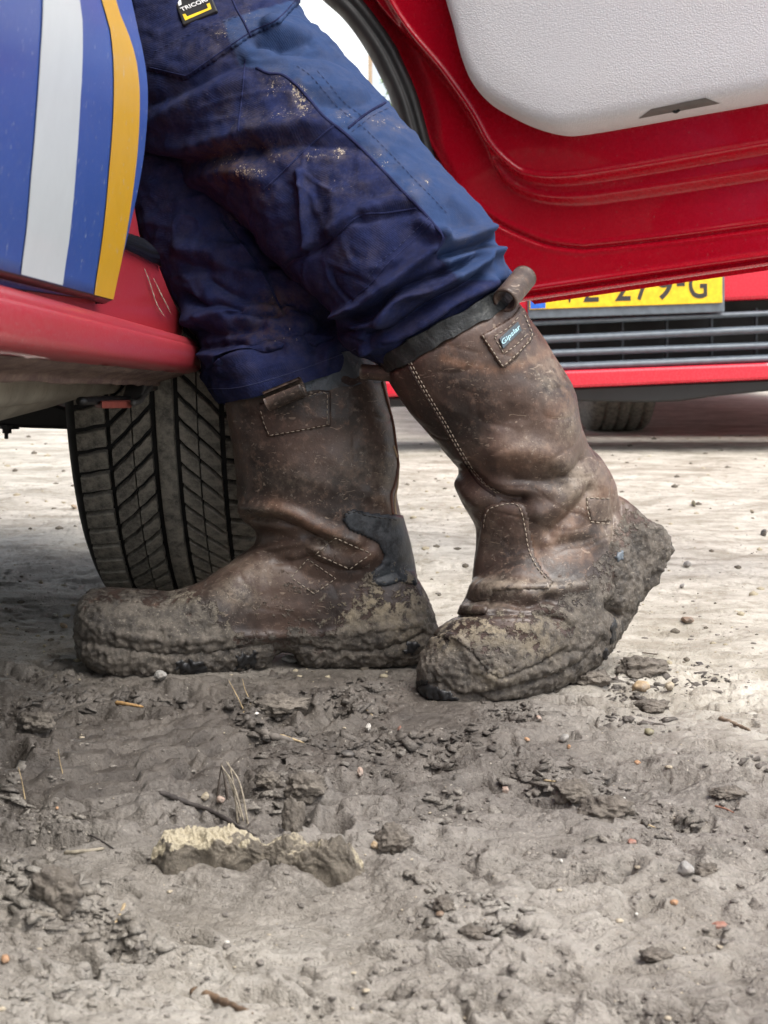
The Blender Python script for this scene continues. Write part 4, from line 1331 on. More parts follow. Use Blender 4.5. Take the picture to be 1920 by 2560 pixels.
for cx, cy, rx, ry, am in [(575, 425, 55, 40, 1.0), (600, 365, 90, 22, .7), (520, 400, 50, 40, .4), (700, 390, 60, 15, .5), (690, 770, 50, 40, .7), (650, 830, 60, 30, .5)]:
    q = ((px - cx) / rx) ** 2 + ((py - cy) / ry) ** 2
    stain = np.maximum(stain, am * np.exp(-q))
dirt = dirt * 0.85 + 0.2
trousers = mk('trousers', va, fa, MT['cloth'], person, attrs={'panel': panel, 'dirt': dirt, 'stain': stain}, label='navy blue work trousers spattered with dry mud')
TRB = bvh_of(trousers)
flap = shell(trousers, [(330, -140), (330, 172), (366, 179), (463, 201), (478, 195), (625, 96), (705, 58), (768, -14), (740, -140)], 0.0045, 'pocket_flap', MT['cloth'], trousers, soft=14, extra=['panel', 'dirt', 'stain'])
FB = bvh_of(flap)
seam(FB, [(573, -20), (590, 20), (612, 60), (627, 92)], MT['cloth_dark'], trousers, r=.0012, lift=-.0002)
seam(FB, [(372, 168), (463, 189), (474, 184), (620, 84), (690, 50), (740, 0)], MT['cloth_dark'], trousers, r=.0007, lift=-.0001)
seam(TRB, seamR, MT['cloth_dark'], trousers, r=.0017, lift=-.0004)
for pl_, r_ in (([(833, 314), (756, 382), (709, 428), (659, 475)], .0012), ([(871, 320), (915, 285), (964, 256)], .0013), ([(1041, 521), (968, 532), (898, 540), (833, 594), (767, 640), (731, 652)], .0012), ([(613, 147), (604, 240), (594, 328)], .0010), ([(1080, 556), (999, 633), (963, 666), (924, 712), (850, 772)], .0009)):
    seam(TRB, pl_, MT['cloth_dark'], trousers, r=r_, lift=-.0003)
seam(TRB, c5([(165, 100), (230, 230), (330, 370), (440, 540), (520, 700)]), MT['cloth_dark'], trousers, r=.0016, lift=-.0003)
off2 = [(x + 36, y - 22) for x, y in seamR[2:12]]
for pl_ in (off2, [(x + 52, y - 34) for x, y in seamR[3:7]], [(1070, 545), (990, 622), (950, 655), (915, 700)], [(880, 330), (925, 295), (975, 268)], [(385, 130), (470, 90), (600, 40)]):
    stitches(FB if pl_[0][0] < 400 else TRB, pl_, MT['thread_blue'], trousers, r=.0003)
# hem band of the left leg
seam(TRB, [(520, 972), (600, 968), (720, 935), (830, 895), (890, 872)], MT['thread_blue'], trousers, r=.0005)

# badge on the flap
bc = [(390, -70), (505, -118), (543, 22), (457, 63)]
B3, BN = on_surface(FB, [(500, 5)], 0.001)
bn = BN[0]; b0 = B3[0]
def on_pl(x, y, lift=0.0):
    d = ray(x, y); t = ((b0 + bn * lift - CAM) @ bn) / (d @ bn)
    return CAM + t * d
bd = [on_pl(x, y, .003) for x, y in [(418, -45), (500, -78), (543, 26), (457, 62)]]
badge = bm_obj('badge', prism(bd, tuple(-bn * .004), .0012), plain('black_rubber_badge', (0.022, 0.022, 0.024), 0.5), trousers, label='square black rubber badge with white lettering and yellow bracket')
def on_badge(pts): return [on_pl(x, y, .0032) for x, y in pts]
o3, ue, ve = on_pl(455, 29, .0032), None, None
ux = on_pl(526, 0, .0032) - o3; uy = on_pl(449, 20.5, .0032) - o3
text_mesh('TRICORP', 1, o3, ux, uy, 'badge_lettering', MT['ink_white'], trousers, 0.0004, bold=0.02)
bm_obj('badge_bracket', prism(on_badge([(456, 36), (463, 34), (468, 41), (520, 20), (516, 10), (524, 7), (529, 22), (463, 51)]), tuple(-bn * .0006)), MT['ink_yellow'], trousers)
bm_obj('badge_letter', prism(on_badge([(436, -28), (478, -44), (484, -26), (458, -14), (462, -6), (452, -2), (454, 11), (447, 15)]), tuple(-bn * .0006)), MT['ink_white'], trousers)

# ---- boots
def boot(name, parts_, feats, vox, label, mudf, roughpoly, rubs, scuffs, tans, lump=1.0, seed=0):
    me = remesh(parts_, vox, 8)
    me.name = name; me.materials.clear(); me.materials.append(MT['leather'])
    o = put(bpy.data.objects.new(name, me), person, label=label)
    v, n = mesh_np(o)
    v = v + n * creases(v, n, feats)[:, None]
    set_co(o, v); v, n = mesh_np(o)
    px, py = proj(v)
    mud = mudf(px, py)
    g1 = perlin(v * 45, seed + 1)
    mudn = np.clip(mud + 0.3 * g1 * (mud > 0.02), 0, 1)
    w = sstep(mudn, 0.3, 0.8)
    r1 = 1 - np.abs(perlin(v * 55, seed + 2)); r2 = 1 - np.abs(perlin(v * 130, seed + 3)); r3 = perlin(v * 260, seed + 4)
    low = np.maximum(sstep(v[:, 2], 0.060, 0.015), roughpoly(px, py))
    d = w * lump * (0.0012 + (0.0007 + 0.0024 * low) * (r1 - .7) + (0.0011 + 0.0024 * low) * (r2 - .7) + (0.0011 + .0008 * low) * r3 + 0.0045 * low * np.clip(perlin(v * 85, seed + 6) - .2, 0, 1))
    lw = 1 - np.abs(perlin(v * np.array([22, 22, 34]), seed + 7))
    cz_ = np.exp(-(perlin(v * np.array([16, 16, 30]), seed + 9) / .05) ** 2) * sstep(perlin(v * 9, seed + 10), -.1, .3)
    d += (1 - w) * (0.0016 * (lw - .75) + 0.0006 * perlin(v * 60, seed + 8) - 0.0007 * cz_)
    v = v + n * d[:, None]
    v[:, 2] = np.maximum(v[:, 2], -0.004)
    set_co(o, v)
    blk = np.zeros(len(v)); scf = np.zeros(len(v)); tan = np.zeros(len(v))
    rb_ = np.zeros(len(v))
    for poly, wd_, am in rubs: rb_ = np.maximum(rb_, am * np.exp(-(dist_poly(px, py, poly) / wd_) ** 2))
    set_attr(o, 'rub', rb_)
    for cx, cy, rx, ry, am in scuffs: scf = np.maximum(scf, am * np.exp(-((px - cx) / rx) ** 2 - ((py - cy) / ry) ** 2))
    for cx, cy, rx, ry, am in tans: tan = np.maximum(tan, am * np.exp(-((px - cx) / rx) ** 2 - ((py - cy) / ry) ** 2))
    set_attr(o, 'mud', mudn); set_attr(o, 'black', blk); set_attr(o, 'scuff', scf); set_attr(o, 'tan', tan)
    return o

c1 = lambda p: crop(p, 500, 900); c2 = lambda p: crop(p, 900, 650); c3 = lambda p: crop(p, 960, 1200, .4581)
# left boot (flat on the ground, toe under the van)
YL = 1.535
def st(x, t, b, yc, w_, e_=2.6): return (x, t, x, b, yc, yc, w_, e_)
footL = [st(1068, 1545, 1592, 1.565, .020), st(1056, 1500, 1630, 1.563, .034), st(1035, 1440, 1652, 1.560, .043), st(995, 1400, 1664, 1.557, .047), st(940, 1375, 1672, 1.553, .048), st(860, 1350, 1673, 1.550, .047), st(775, 1345, 1670, 1.546, .045), st(752, 1346, 1655, 1.545, .045), st(735, 1347, 1630, 1.544, .045),
         st(690, 1350, 1628, 1.542, .045), st(672, 1354, 1655, 1.541, .045), st(650, 1362, 1672, 1.54, .046), st(630, 1368, 1676, 1.54, .046), st(570, 1412, 1688, 1.537, .050), st(505, 1456, 1694, 1.535, .054), st(440, 1480, 1698, 1.533, .056), st(380, 1481, 1697, 1.531, .056, 2.8), st(310, 1478, 1688, 1.529, .055, 3.0), st(255, 1477, 1668, 1.528, .051, 3.2), st(222, 1483, 1646, 1.527, .043, 3.2), st(203, 1498, 1620, 1.527, .030, 3.0), st(197, 1530, 1590, 1.527, .014, 2.6)]
shaftL = [(610, 1450, 1038, 1450, 1.55, 1.555, .046, 2.2), (628, 1385, 1026, 1385, 1.55, 1.55, .050, 2.2), (640, 1345, 1017, 1340, 1.548, 1.548, .054, 2.2), (632, 1318, 1008, 1312, 1.548, 1.548, .057, 2.2), (604, 1290, 1000, 1282, 1.547, 1.547, .060, 2.2), (597, 1262, 993, 1245, 1.546, 1.546, .061, 2.2),
          (593, 1200, 997, 1170, 1.545, 1.545, .062, 2.2), (586, 1140, 993, 1115, 1.545, 1.545, .063, 2.2), (577, 1085, 985, 1060, 1.545, 1.545, .064, 2.2), (566, 1020, 970, 985, 1.545, 1.545, .065, 2.2), (562, 985, 958, 940, 1.545, 1.545, .065, 2.2), (562, 965, 905, 885, 1.545, 1.545, .060, 2.2), (570, 950, 880, 870, 1.545, 1.545, .05, 2.2)]
def closed(stn, nphi=90, nst=110):
    v, f = loft(stn, nphi, nst); return capped(v, f, nphi)
featBL = [
    (c1([(300, 960), (450, 960), (600, 990), (750, 1070), (900, 1130), (1010, 1170)]), 17, .0065),
    (c1([(330, 1040), (480, 1040), (580, 1085), (700, 1140), (830, 1190)]), 13, -.0085),
    (c1([(400, 1130), (560, 1160), (680, 1200)]), 22, -.004),
    (c1([(380, 1240), (500, 1210), (640, 1190), (760, 1215), (850, 1180)]), 9, .0028),
    (c1([(500, 1310), (640, 1300), (760, 1260)]), 10, -.003),
    (c1([(750, 1250), (860, 1290), (960, 1330), (1120, 1260)]), 20, .004),
    (c1([(720, 1290), (900, 1350), (1040, 1360)]), 10, -.003),
    (c1([(1000, 500), (1000, 700), (1080, 860)]), 60, -.003),
    (c1([(1100, 860), (1180, 920), (1230, 990)]), 22, .004),
    (c1([(500, 640), (700, 740), (900, 700)]), 60, .003),
    ([(203, 1600), (300, 1622), (450, 1636), (600, 1622), (680, 1612)], 8, -.004), ([(745, 1612), (850, 1628), (960, 1622), (1062, 1585)], 8, -.004), ([(230, 1570), (420, 1600), (600, 1590), (800, 1585), (1050, 1555)], 9, .0025),
    ([(470, 1500), (520, 1480), (580, 1445)], 30, .002),
    ([(380, 1520), (430, 1580), (490, 1600)], 14, .002), ([(240, 1530), (280, 1560), (300, 1640)], 30, -.002),
]
mudlineL = [(150, 1440), (450, 1450), (545, 1500), (600, 1560), (700, 1570), (770, 1540), (850, 1480), (930, 1445), (1040, 1440), (1200, 1440)]
def mudL(px, py):
    y = np.interp(px, [p[0] for p in mudlineL], [p[1] for p in mudlineL])
    a_ = 0.34 * sstep(py - y, -60, 10) + 0.24 * sstep(py - y, -10, 60) + 0.42 * sstep(py - y, 40, 150)
    return np.maximum(a_, 0.22 * sstep(py, 1300, 1420))
bootL = boot('boot', [closed(footL), closed(shaftL)], featBL, 0.0017, 'muddy brown leather boot flat on the ground beside the tyre', mudL, lambda x, y: .8 * sstep(x, 330, 230), [(c1([(480, 950), (600, 990), (760, 1080), (900, 1130)]), 22, .7), (c1([(1180, 900), (1230, 980)]), 16, .5), (c1([(900, 1200), (1100, 1260)]), 18, .4)], [(900, 1160, 90, 60, .25), (650, 1290, 60, 20, .5), (600, 1480, 60, 40, .7), (960, 1200, 30, 70, .45), (820, 1360, 50, 20, .5), (740, 1200, 90, 40, .2), (650, 1440, 80, 50, .4), (960, 1010, 30, 60, .4), (560, 1400, 60, 30, .5)],
             [(960, 1500, 90, 60, 1.0), (860, 1530, 60, 40, .8), (1010, 1560, 50, 60, .5), (600, 1540, 60, 30, .5), (480, 1490, 50, 20, .4)], 1.0, 20)
LB = bvh_of(bootL)
ctr = c1([(918, 1040), (935, 990), (990, 962), (1090, 985), (1310, 1005), (1345, 1130), (1385, 1280), (1410, 1470), (1300, 1440), (1200, 1475), (1085, 1450), (1092, 1385), (1170, 1315), (1190, 1270), (1150, 1190), (1050, 1140), (960, 1105)])
hc = shell(bootL, ctr, 0.0036, 'heel_counter', None, bootL, soft=8, extra=['mud', 'scuff', 'tan'])
hc.data.materials.append(MT['leather'])
set_attr(hc, 'black', np.full(len(hc.data.vertices), .9))
HB = bvh_of(hc)
patchL = shell(bootL, c1([(370, 300), (395, 270), (680, 230), (810, 185), (848, 200), (850, 430), (440, 508), (400, 400)]), 0.0022, 'tab_patch', MT['leather'], bootL, soft=6, extra=['mud', 'scuff', 'tan'])
PB = bvh_of(patchL)
stitches(PB, c1([(395, 330), (420, 420), (452, 488), (640, 455), (822, 420), (825, 220), (790, 205), (690, 240)]), MT['thread'], bootL, 7, 6, .0005, sm=False)
for dia in ([(590, 1410), (700, 1290), (880, 1415), (740, 1515), (590, 1410)], [(750, 1255), (880, 1150), (1110, 1255), (970, 1352), (750, 1255)]):
    stitches(LB, c1(dia), MT['thread'], bootL, 8, 6, .0006, sm=False)
stitches(HB, c1([(935, 1060), (945, 1010), (1000, 985), (1090, 1010), (1290, 1040)]), MT['ink'], bootL, 8, 5, .0006)
# back seam strip
seam(LB, c1([(1172, 120), (1205, 250), (1245, 400), (1262, 520), (1280, 680), (1262, 800), (1238, 880), (1250, 1000)]), plain('rust_edge', (0.11, 0.045, 0.025), 0.6), bootL, r=.0016, lift=0.0004, name='back_seam')
seam(LB, c1([(1255, 560), (1290, 690), (1280, 800), (1262, 900), (1268, 1000)]), plain('raw_leather', (0.40, 0.29, 0.18), 0.7), bootL, r=.0014, lift=0.0, name='leather_edge')
# rolled pull tab on the left boot
def rolled_tab(axis_px, Y, r, name, parent, mat, thick=0.0024, turns=0.82, start=0.0):
    a_ = P(*axis_px[0], Y[0]); b_ = P(*axis_px[1], Y[1])
    ax = (b_ - a_); ax /= np.linalg.norm(ax)
    e1 = np.cross(ax, [0, 1, 0]); e1 /= np.linalg.norm(e1); e2 = np.cross(ax, e1)
    ph = start + np.linspace(0, 2 * np.pi * turns, 36)
    ring_o = np.cos(ph)[:, None] * e1 + np.sin(ph)[:, None] * e2
    nL = 14
    out_, in_ = [], []
    for t in np.linspace(0, 1, nL):
        c = a_ * (1 - t) + b_ * t
        out_.append(c + ring_o * r); in_.append(c + ring_o * (r - thick))
    out_ = np.array(out_); in_ = np.array(in_)
    n1 = 36
    V = np.concatenate([out_.reshape(-1, 3), in_.reshape(-1, 3)])
    F_ = [tuple(q) for q in gridfaces(nL, n1)] + [tuple(q[::-1] + nL * n1) for q in gridfaces(nL, n1)]
    for k in (0, nL - 1):
        for j in range(n1 - 1):
            F_.append((k * n1 + j, k * n1 + j + 1, nL * n1 + k * n1 + j + 1, nL * n1 + k * n1 + j))
    for j in (0, n1 - 1):
        for k in range(nL - 1):
            F_.append((k * n1 + j, (k + 1) * n1 + j, nL * n1 + (k + 1) * n1 + j, nL * n1 + k * n1 + j))
    return mk(name, V, F_, mat, parent, attrs={'mud': np.zeros(len(V)), 'scuff': np.full(len(V), .1), 'black': np.zeros(len(V)), 'tan': np.zeros(len(V))})
MT['tab_red'] = leather('red_brown_leather', 1.0)
rolled_tab([(665, 1004), (758, 966)], (1.466, 1.462), .0098, 'pull_tab', bootL, MT['leather2'], start=1.2)
# black rubber showing through the mud along the sole
for poly in ([(440, 1655), (510, 1650), (520, 1688), (450, 1694)], [(590, 1640), (640, 1630), (640, 1665), (592, 1672)], [(1000, 1630), (1040, 1600), (1056, 1615), (1010, 1648)]):
    q = shell(bootL, poly, 0.0012, 'sole_rubber', MT['black'], bootL, soft=8, rag=16, kind='stuff')

# right boot (heel raised, toe on the ground)
shaftR = [(985, 905, 1262, 722, 1.45, 1.46, .050, 2.2), (972, 925, 1283, 742, 1.45, 1.46, .064, 2.2), (968, 945, 1301, 765, 1.45, 1.46, .067, 2.2), (1016, 1020, 1363, 855, 1.455, 1.465, .067, 2.2), (1066, 1078, 1413, 932, 1.46, 1.47, .066, 2.2), (1116, 1136, 1438, 1000, 1.463, 1.475, .065, 2.2), (1150, 1180, 1446, 1055, 1.465, 1.48, .064, 2.2),
          (1150, 1225, 1462, 1105, 1.465, 1.485, .062, 2.2), (1168, 1275, 1500, 1150, 1.465, 1.49, .058, 2.2), (1196, 1325, 1530, 1210, 1.462, 1.495, .054, 2.2), (1198, 1370, 1540, 1290, 1.46, 1.50, .051, 2.2), (1192, 1420, 1545, 1380, 1.455, 1.50, .050, 2.2), (1200, 1500, 1530, 1470, 1.45, 1.49, .048, 2.2)]
footR = [(1052, 1668, 1052, 1722, 1.425, 1.425, .016, 2.5), (1062, 1630, 1068, 1752, 1.424, 1.424, .032, 2.5), (1086, 1595, 1100, 1764, 1.423, 1.423, .043, 2.6), (1122, 1566, 1150, 1769, 1.423, 1.422, .050, 2.6), (1160, 1535, 1215, 1772, 1.425, 1.423, .054, 2.6), (1188, 1480, 1290, 1758, 1.432, 1.428, .055, 2.5),
         (1225, 1420, 1365, 1730, 1.442, 1.436, .054, 2.5), (1280, 1370, 1430, 1700, 1.452, 1.446, .051, 2.4), (1340, 1320, 1482, 1660, 1.464, 1.457, .048, 2.4), (1400, 1285, 1520, 1610, 1.476, 1.470, .045, 2.4), (1450, 1250, 1545, 1560, 1.487, 1.482, .044, 2.4), (1480, 1245, 1562, 1505, 1.497, 1.494, .038, 2.6), (1515, 1250, 1580, 1478, 1.502, 1.50, .034, 2.8)]
heelR = [(1470, 1330, 1548, 1524, 1.49, 1.49, .040, 3.2), (1490, 1290, 1558, 1518, 1.494, 1.493, .036, 3.2), (1524, 1240, 1580, 1496, 1.500, 1.498, .036, 3.4), (1560, 1268, 1606, 1458, 1.505, 1.504, .036, 3.6), (1592, 1302, 1628, 1414, 1.509, 1.508, .036, 3.8), (1616, 1332, 1640, 1388, 1.512, 1.512, .033, 3.8)]
featBR = [
    (c2([(668, 1368), (760, 1440), (870, 1520), (960, 1560), (1050, 1560)]), 14, -.010),
    (c2([(655, 1450), (700, 1500), (760, 1560)]), 22, .005),
    (c2([(900, 1250), (1050, 1240), (1200, 1270), (1320, 1330)]), 36, .007),
    (c2([(1000, 1430), (1180, 1440), (1330, 1400), (1440, 1300)]), 24, -.006),
    (c2([(850, 1450), (1050, 1480), (1250, 1500)]), 18, .003),
    (c2([(700, 1000), (900, 1060), (1050, 1020)]), 50, -.003), (c2([(1100, 900), (1250, 980), (1300, 1100)]), 50, .003),
    (c3([(1120, 60), (1040, 170), (960, 240), (900, 290)]), 18, -.006), (c3([(850, 180), (950, 140), (1040, 60)]), 24, .005), (c3([(900, 330), (1000, 280), (1150, 300)]), 26, .004),
    (c3([(440, 590), (600, 600), (760, 590), (900, 600), (1120, 570)]), 18, .0045), (c3([(480, 660), (620, 650), (760, 690), (900, 650)]), 15, -.006), (c3([(760, 630), (830, 650), (930, 720), (1020, 760)]), 14, .004),
    (c3([(400, 745), (600, 735), (800, 735), (960, 760)]), 9, -.0035), (c3([(440, 700), (500, 720), (560, 725)]), 12, .004),
    (c3([(330, 790), (550, 780), (800, 790), (950, 830)]), 34, .003),
    (c3([(230, 890), (400, 880), (470, 960), (560, 1060), (640, 1090), (860, 1020)]), 8, .003),
    (c3([(1290, 735), (1262, 715), (1240, 690)]), 16, -.014), (c3([(1275, 560), (1262, 640), (1250, 690)]), 12, -.005), (c3([(1248, 0), (1256, 200), (1250, 400), (1262, 560)]), 6, -.003),
    (c3([(850, 985), (940, 940), (1090, 930), (1180, 850)]), 7, -.003),
    (c3([(160, 1130), (300, 1110), (420, 1180), (560, 1190)]), 10, -.004), (c3([(420, 1180), (620, 1150), (860, 1090), (1060, 1000), (1200, 880)]), 8, -.004), (c3([(640, 1110), (860, 1050), (1040, 960), (1180, 830)]), 9, .0025),
]
mudlineR = [(900, 1500), (1130, 1545), (1250, 1530), (1340, 1520), (1420, 1470), (1480, 1420), (1530, 1350), (1545, 1290), (1560, 1235), (1800, 1200)]
def mudR(px, py):
    y = np.interp(px, [p[0] for p in mudlineR], [p[1] for p in mudlineR])
    a_ = 0.36 * sstep(py - y, -60, 10) + 0.24 * sstep(py - y, -10, 60) + 0.40 * sstep(py - y, 60, 190)
    return np.maximum(a_, 0.25 * sstep(py, 1400, 1500))
bootR = boot('boot', [closed(footR), closed(shaftR), closed(heelR)], featBR, 0.0017, 'scuffed brown leather boot with its heel raised off the ground', mudR, lambda x, y: sstep(sdist(x, y, [(1550, 1200), (1760, 1300), (1700, 1500), (1540, 1560), (1520, 1500), (1560, 1330)]), -10, 20),
             [(c2([(540, 640), (700, 690), (880, 710), (1050, 680), (1200, 610)]), 12, .9), (c2([(560, 500), (620, 610)]), 6, .6), (c2([(1200, 680), (1320, 780), (1340, 900)]), 16, .45), (c2([(1250, 1000), (1340, 940)]), 22, .6), (c3([(900, 330), (1000, 250), (1130, 120), (1200, 60)]), 30, .8), (c3([(860, 380), (960, 420), (1100, 400)]), 26, .6), (c2([(980, 1250), (1200, 1280)]), 40, .55), (c3([(800, 300), (830, 420), (900, 530)]), 6, .8), (c2([(330, 600), (600, 430)]), 8, .4)],
             [(1450, 1210, 60, 60, .9), (1400, 1180, 60, 50, .4), (1380, 930, 40, 60, .55), (1260, 1470, 140, 22, .85), (1390, 1462, 90, 14, .8), (1420, 1060, 30, 50, .5), (1220, 1330, 40, 60, .35), (1180, 1120, 40, 40, .2), (1390, 1340, 90, 70, .25), (1340, 900, 60, 20, .3), (1330, 1110, 80, 40, .3), (1210, 1500, 60, 25, .5), (1530, 1310, 30, 80, .6)],
             [(1230, 1570, 150, 40, .9), (1340, 1600, 60, 50, .6), (1560, 1250, 40, 50, .5), (1120, 1600, 50, 30, .6), (1230, 1690, 60, 30, .4)], 0.9, 40)
RB = bvh_of(bootR)
tongue = shell(bootR, c3([(395, 735), (440, 650), (480, 560), (500, 430), (525, 300), (540, 180), (560, 140), (640, 112), (720, 108), (765, 130), (790, 180), (805, 300), (830, 420), (870, 500), (930, 560), (900, 600), (760, 600), (600, 610), (560, 740)]), 0.0026, 'tongue', MT['leather'], bootR, soft=7, extra=['mud', 'scuff', 'tan'])
TGB = bvh_of(tongue)
stitches(TGB, c3([(545, 260), (555, 190), (590, 150), (700, 130), (745, 160), (770, 260), (790, 380), (830, 470), (890, 545)]), MT['thread'], bootR, 8, 5, .0006)
cap = shell(bootR, c3([(262, 845), (300, 800), (390, 755), (560, 748), (760, 745), (940, 770), (1000, 830), (1010, 900), (860, 1000), (640, 1090), (560, 1060), (480, 950), (400, 885)]), 0.0028, 'toe_cap', MT['leather'], bootR, soft=10, extra=['mud', 'scuff', 'tan', 'black'])
pat = shell(bootR, c3([(1100, 95), (1225, 95), (1240, 230), (1125, 235)]), 0.0012, 'ankle_patch', MT['leather'], bootR, soft=5, extra=['mud', 'scuff', 'tan'])
stitches(RB, c3([(1225, 100), (1105, 98), (1108, 170), (1125, 228), (1235, 240)]), MT['thread'], bootR, 7, 5, .0006, lift=.0016, sm=False)
for poly in (c3([(155, 1090), (300, 1110), (410, 1190), (380, 1225), (210, 1225), (165, 1180)]), c3([(1245, 740), (1272, 800), (1262, 880), (1235, 890), (1225, 800)]), c3([(1205, 900), (1240, 930), (1225, 985), (1180, 990)]), c3([(1255, 390), (1300, 370), (1310, 420), (1255, 490)])):
    shell(bootR, poly, 0.0012, 'sole_rubber', MT['black'] if poly[0][1] > 1400 else MT['slat'], bootR, soft=8, rag=14, kind='stuff')
# side seam with double stitching down the shaft
seam(RB, c2([(285, 640), (400, 850), (520, 1050), (640, 1260), (760, 1440), (880, 1530)]), plain('dark_leather', (0.035, 0.018, 0.014), 0.5), bootR, r=.0011, lift=-.0002, name='side_seam')
for dx in (12, 30):
    stitches(RB, c2([(285 + dx, 630), (400 + dx, 840), (520 + dx, 1040), (640 + dx, 1250), (760 + dx, 1425), (880 + dx, 1518)]), MT['thread'], bootR, 8, 5, .00065)
stitches(RB, c2([(330, 600), (480, 520), (620, 440), (760, 345), (880, 260)]), MT['thread'], bootR, 6, 5, .0005)
# label patch with pull tab
lab = shell(bootR, c2([(772, 490), (900, 415), (985, 360), (1030, 300), (1060, 320), (1090, 390), (1130, 480), (1100, 540), (1010, 640), (930, 712), (900, 700), (850, 620)]), 0.0030, 'label_patch', MT['leather'], bootR, soft=6, extra=['mud', 'scuff', 'tan'])
LBB = bvh_of(lab)
stitches(LBB, c2([(795, 490), (880, 620), (925, 690), (1010, 615), (1090, 530), (1115, 480), (1060, 350)]), MT['thread'], bootR, 7, 5, .0006, sm=False)
stitches(LBB, c2([(870, 495), (960, 440), (1030, 365)]), MT['thread'], bootR, 7, 5, .0005, sm=False)
stitches(LBB, c2([(870, 500), (930, 605), (1000, 560), (1080, 480)]), MT['thread'], bootR, 7, 5, .0005, sm=False)
L3, LN = on_surface(LBB, [(1277, 844)], 0.0)
if len(L3):
    ln = LN[0]; l0 = L3[0]
    def on_l(x, y, lift):
        d = ray(x, y); t = ((l0 + ln * lift - CAM) @ ln) / (d @ ln); return CAM + t * d
    lq = [on_l(x, y, .0012) for x, y in c2([(905, 510), (1025, 398), (1050, 455), (930, 573)])]
    bm_obj('label_plate', prism(lq, tuple(-ln * .002), .0003), plain('teal_grey_label', (0.05, 0.07, 0.085), 0.5), bootR)
    a_ = on_l(*c2([(929, 560)])[0], .0014); b_ = on_l(*c2([(1044, 452)])[0], .0014); c_ = on_l(*c2([(913, 520)])[0], .0014)
    text_mesh('Gipslar', 1, a_, b_ - a_, (c_ - a_) * 0.95, 'label_lettering', MT['ink_blue'], bootR, .0003, bold=0.01)
# rolled pull loop at the top
a1 = [(1300, 690), (1260, 735)]
rolled_tab([(1312, 692), (1262, 752)], (1.43, 1.395), .0115, 'pull_tab', bootR, MT['leather2'], start=-1.0, turns=.86)
rolled_tab([(905, 928), (985, 935)], (1.45, 1.44), .0075, 'pull_tab', bootR, MT['leather2'], start=0.4, turns=.8)
# black collar lining of the right boot
def lining(name, col):
    m = M(name); g = m.noise(160, 4, .7); c = m.mix(m.ramp(m.noise(60, 4, .7), .5, .72), col, (0.06, 0.063, 0.06))
    return m.set(col=c, rough=m.ramp(g, .3, .7, .35, .7), nor=m.bump(g, .002, .8))
def collar(stA, stB, name, mat, parent, wob=0.0):
    v, f = loft([stA, tuple((np.array(stA) + np.array(stB)) / 2), stB], 120, 14)
    o = mk('tmp', v, f, None); vv, nn = mesh_np(o); bpy.data.objects.remove(o)
    inn = vv - nn * 0.004
    V = np.vstack([vv, inn]); Fq = np.vstack([f, f[:, ::-1] + len(vv)])
    top = [[13 * 120 + i, 13 * 120 + (i + 1) % 120, len(vv) + 13 * 120 + (i + 1) % 120, len(vv) + 13 * 120 + i] for i in range(120)]
    V = V + 0.0012 * np.stack([perlin(V * 60, 71), perlin(V * 60, 72), perlin(V * 60, 73)], 1) * 2
    return mk(name, V, np.vstack([Fq, np.array(top)]), mat, parent)
collar((963, 935, 1296, 752, 1.45, 1.46, .0675, 2.2), (938, 897, 1268, 712, 1.45, 1.46, .069, 2.2), 'collar', lining('black_lining', (0.018, 0.021, 0.022)), bootR)
collar((564, 1000, 962, 950, 1.545, 1.545, .067, 2.2), (562, 960, 915, 868, 1.545, 1.545, .064, 2.2), 'collar', lining('grey_lining', (0.06, 0.075, 0.088)), bootL)

# ------------------------------------------------------------------ far background
wb = empty('white_building', (-3.2, 16.0, 0.0), label='pale building wall shining bright in the gap above the thigh', cat='building')
box('wall', (-6.2, 16.0, 0.0), (-0.165, 20.0, 7.0), plain('white_render', (0.78, 0.84, 0.86), 0.8), wb, 0.02)
box('plinth', (-6.25, 15.95, 0.0), (-0.13, 20.05, 0.5), plain('grey_plinth', (0.35, 0.34, 0.33), 0.8), wb, 0.02)
box('roof_edge', (-6.3, 15.9, 6.9), (-0.1, 20.1, 7.1), plain('grey_roof', (0.2, 0.2, 0.2), 0.7), wb, 0.02)
q0 = P(927, 200, 12.0)
post = empty('wooden_post', (q0[0], 12.0, 0.0), label='thin tan wooden post beside the green shrub behind the thigh', cat='post')
box('shaft', (q0[0] - .02, 11.98, -.2), (q0[0] + .012, 12.02, 2.6), plain('tan_wood', (0.42, 0.32, 0.22), 0.8), post, 0.004)
box('cap', (q0[0] - .035, 11.96, 2.6), (q0[0] + .03, 12.04, 2.64), plain('grey_wood', (0.3, 0.27, 0.24), 0.8), post, 0.004)

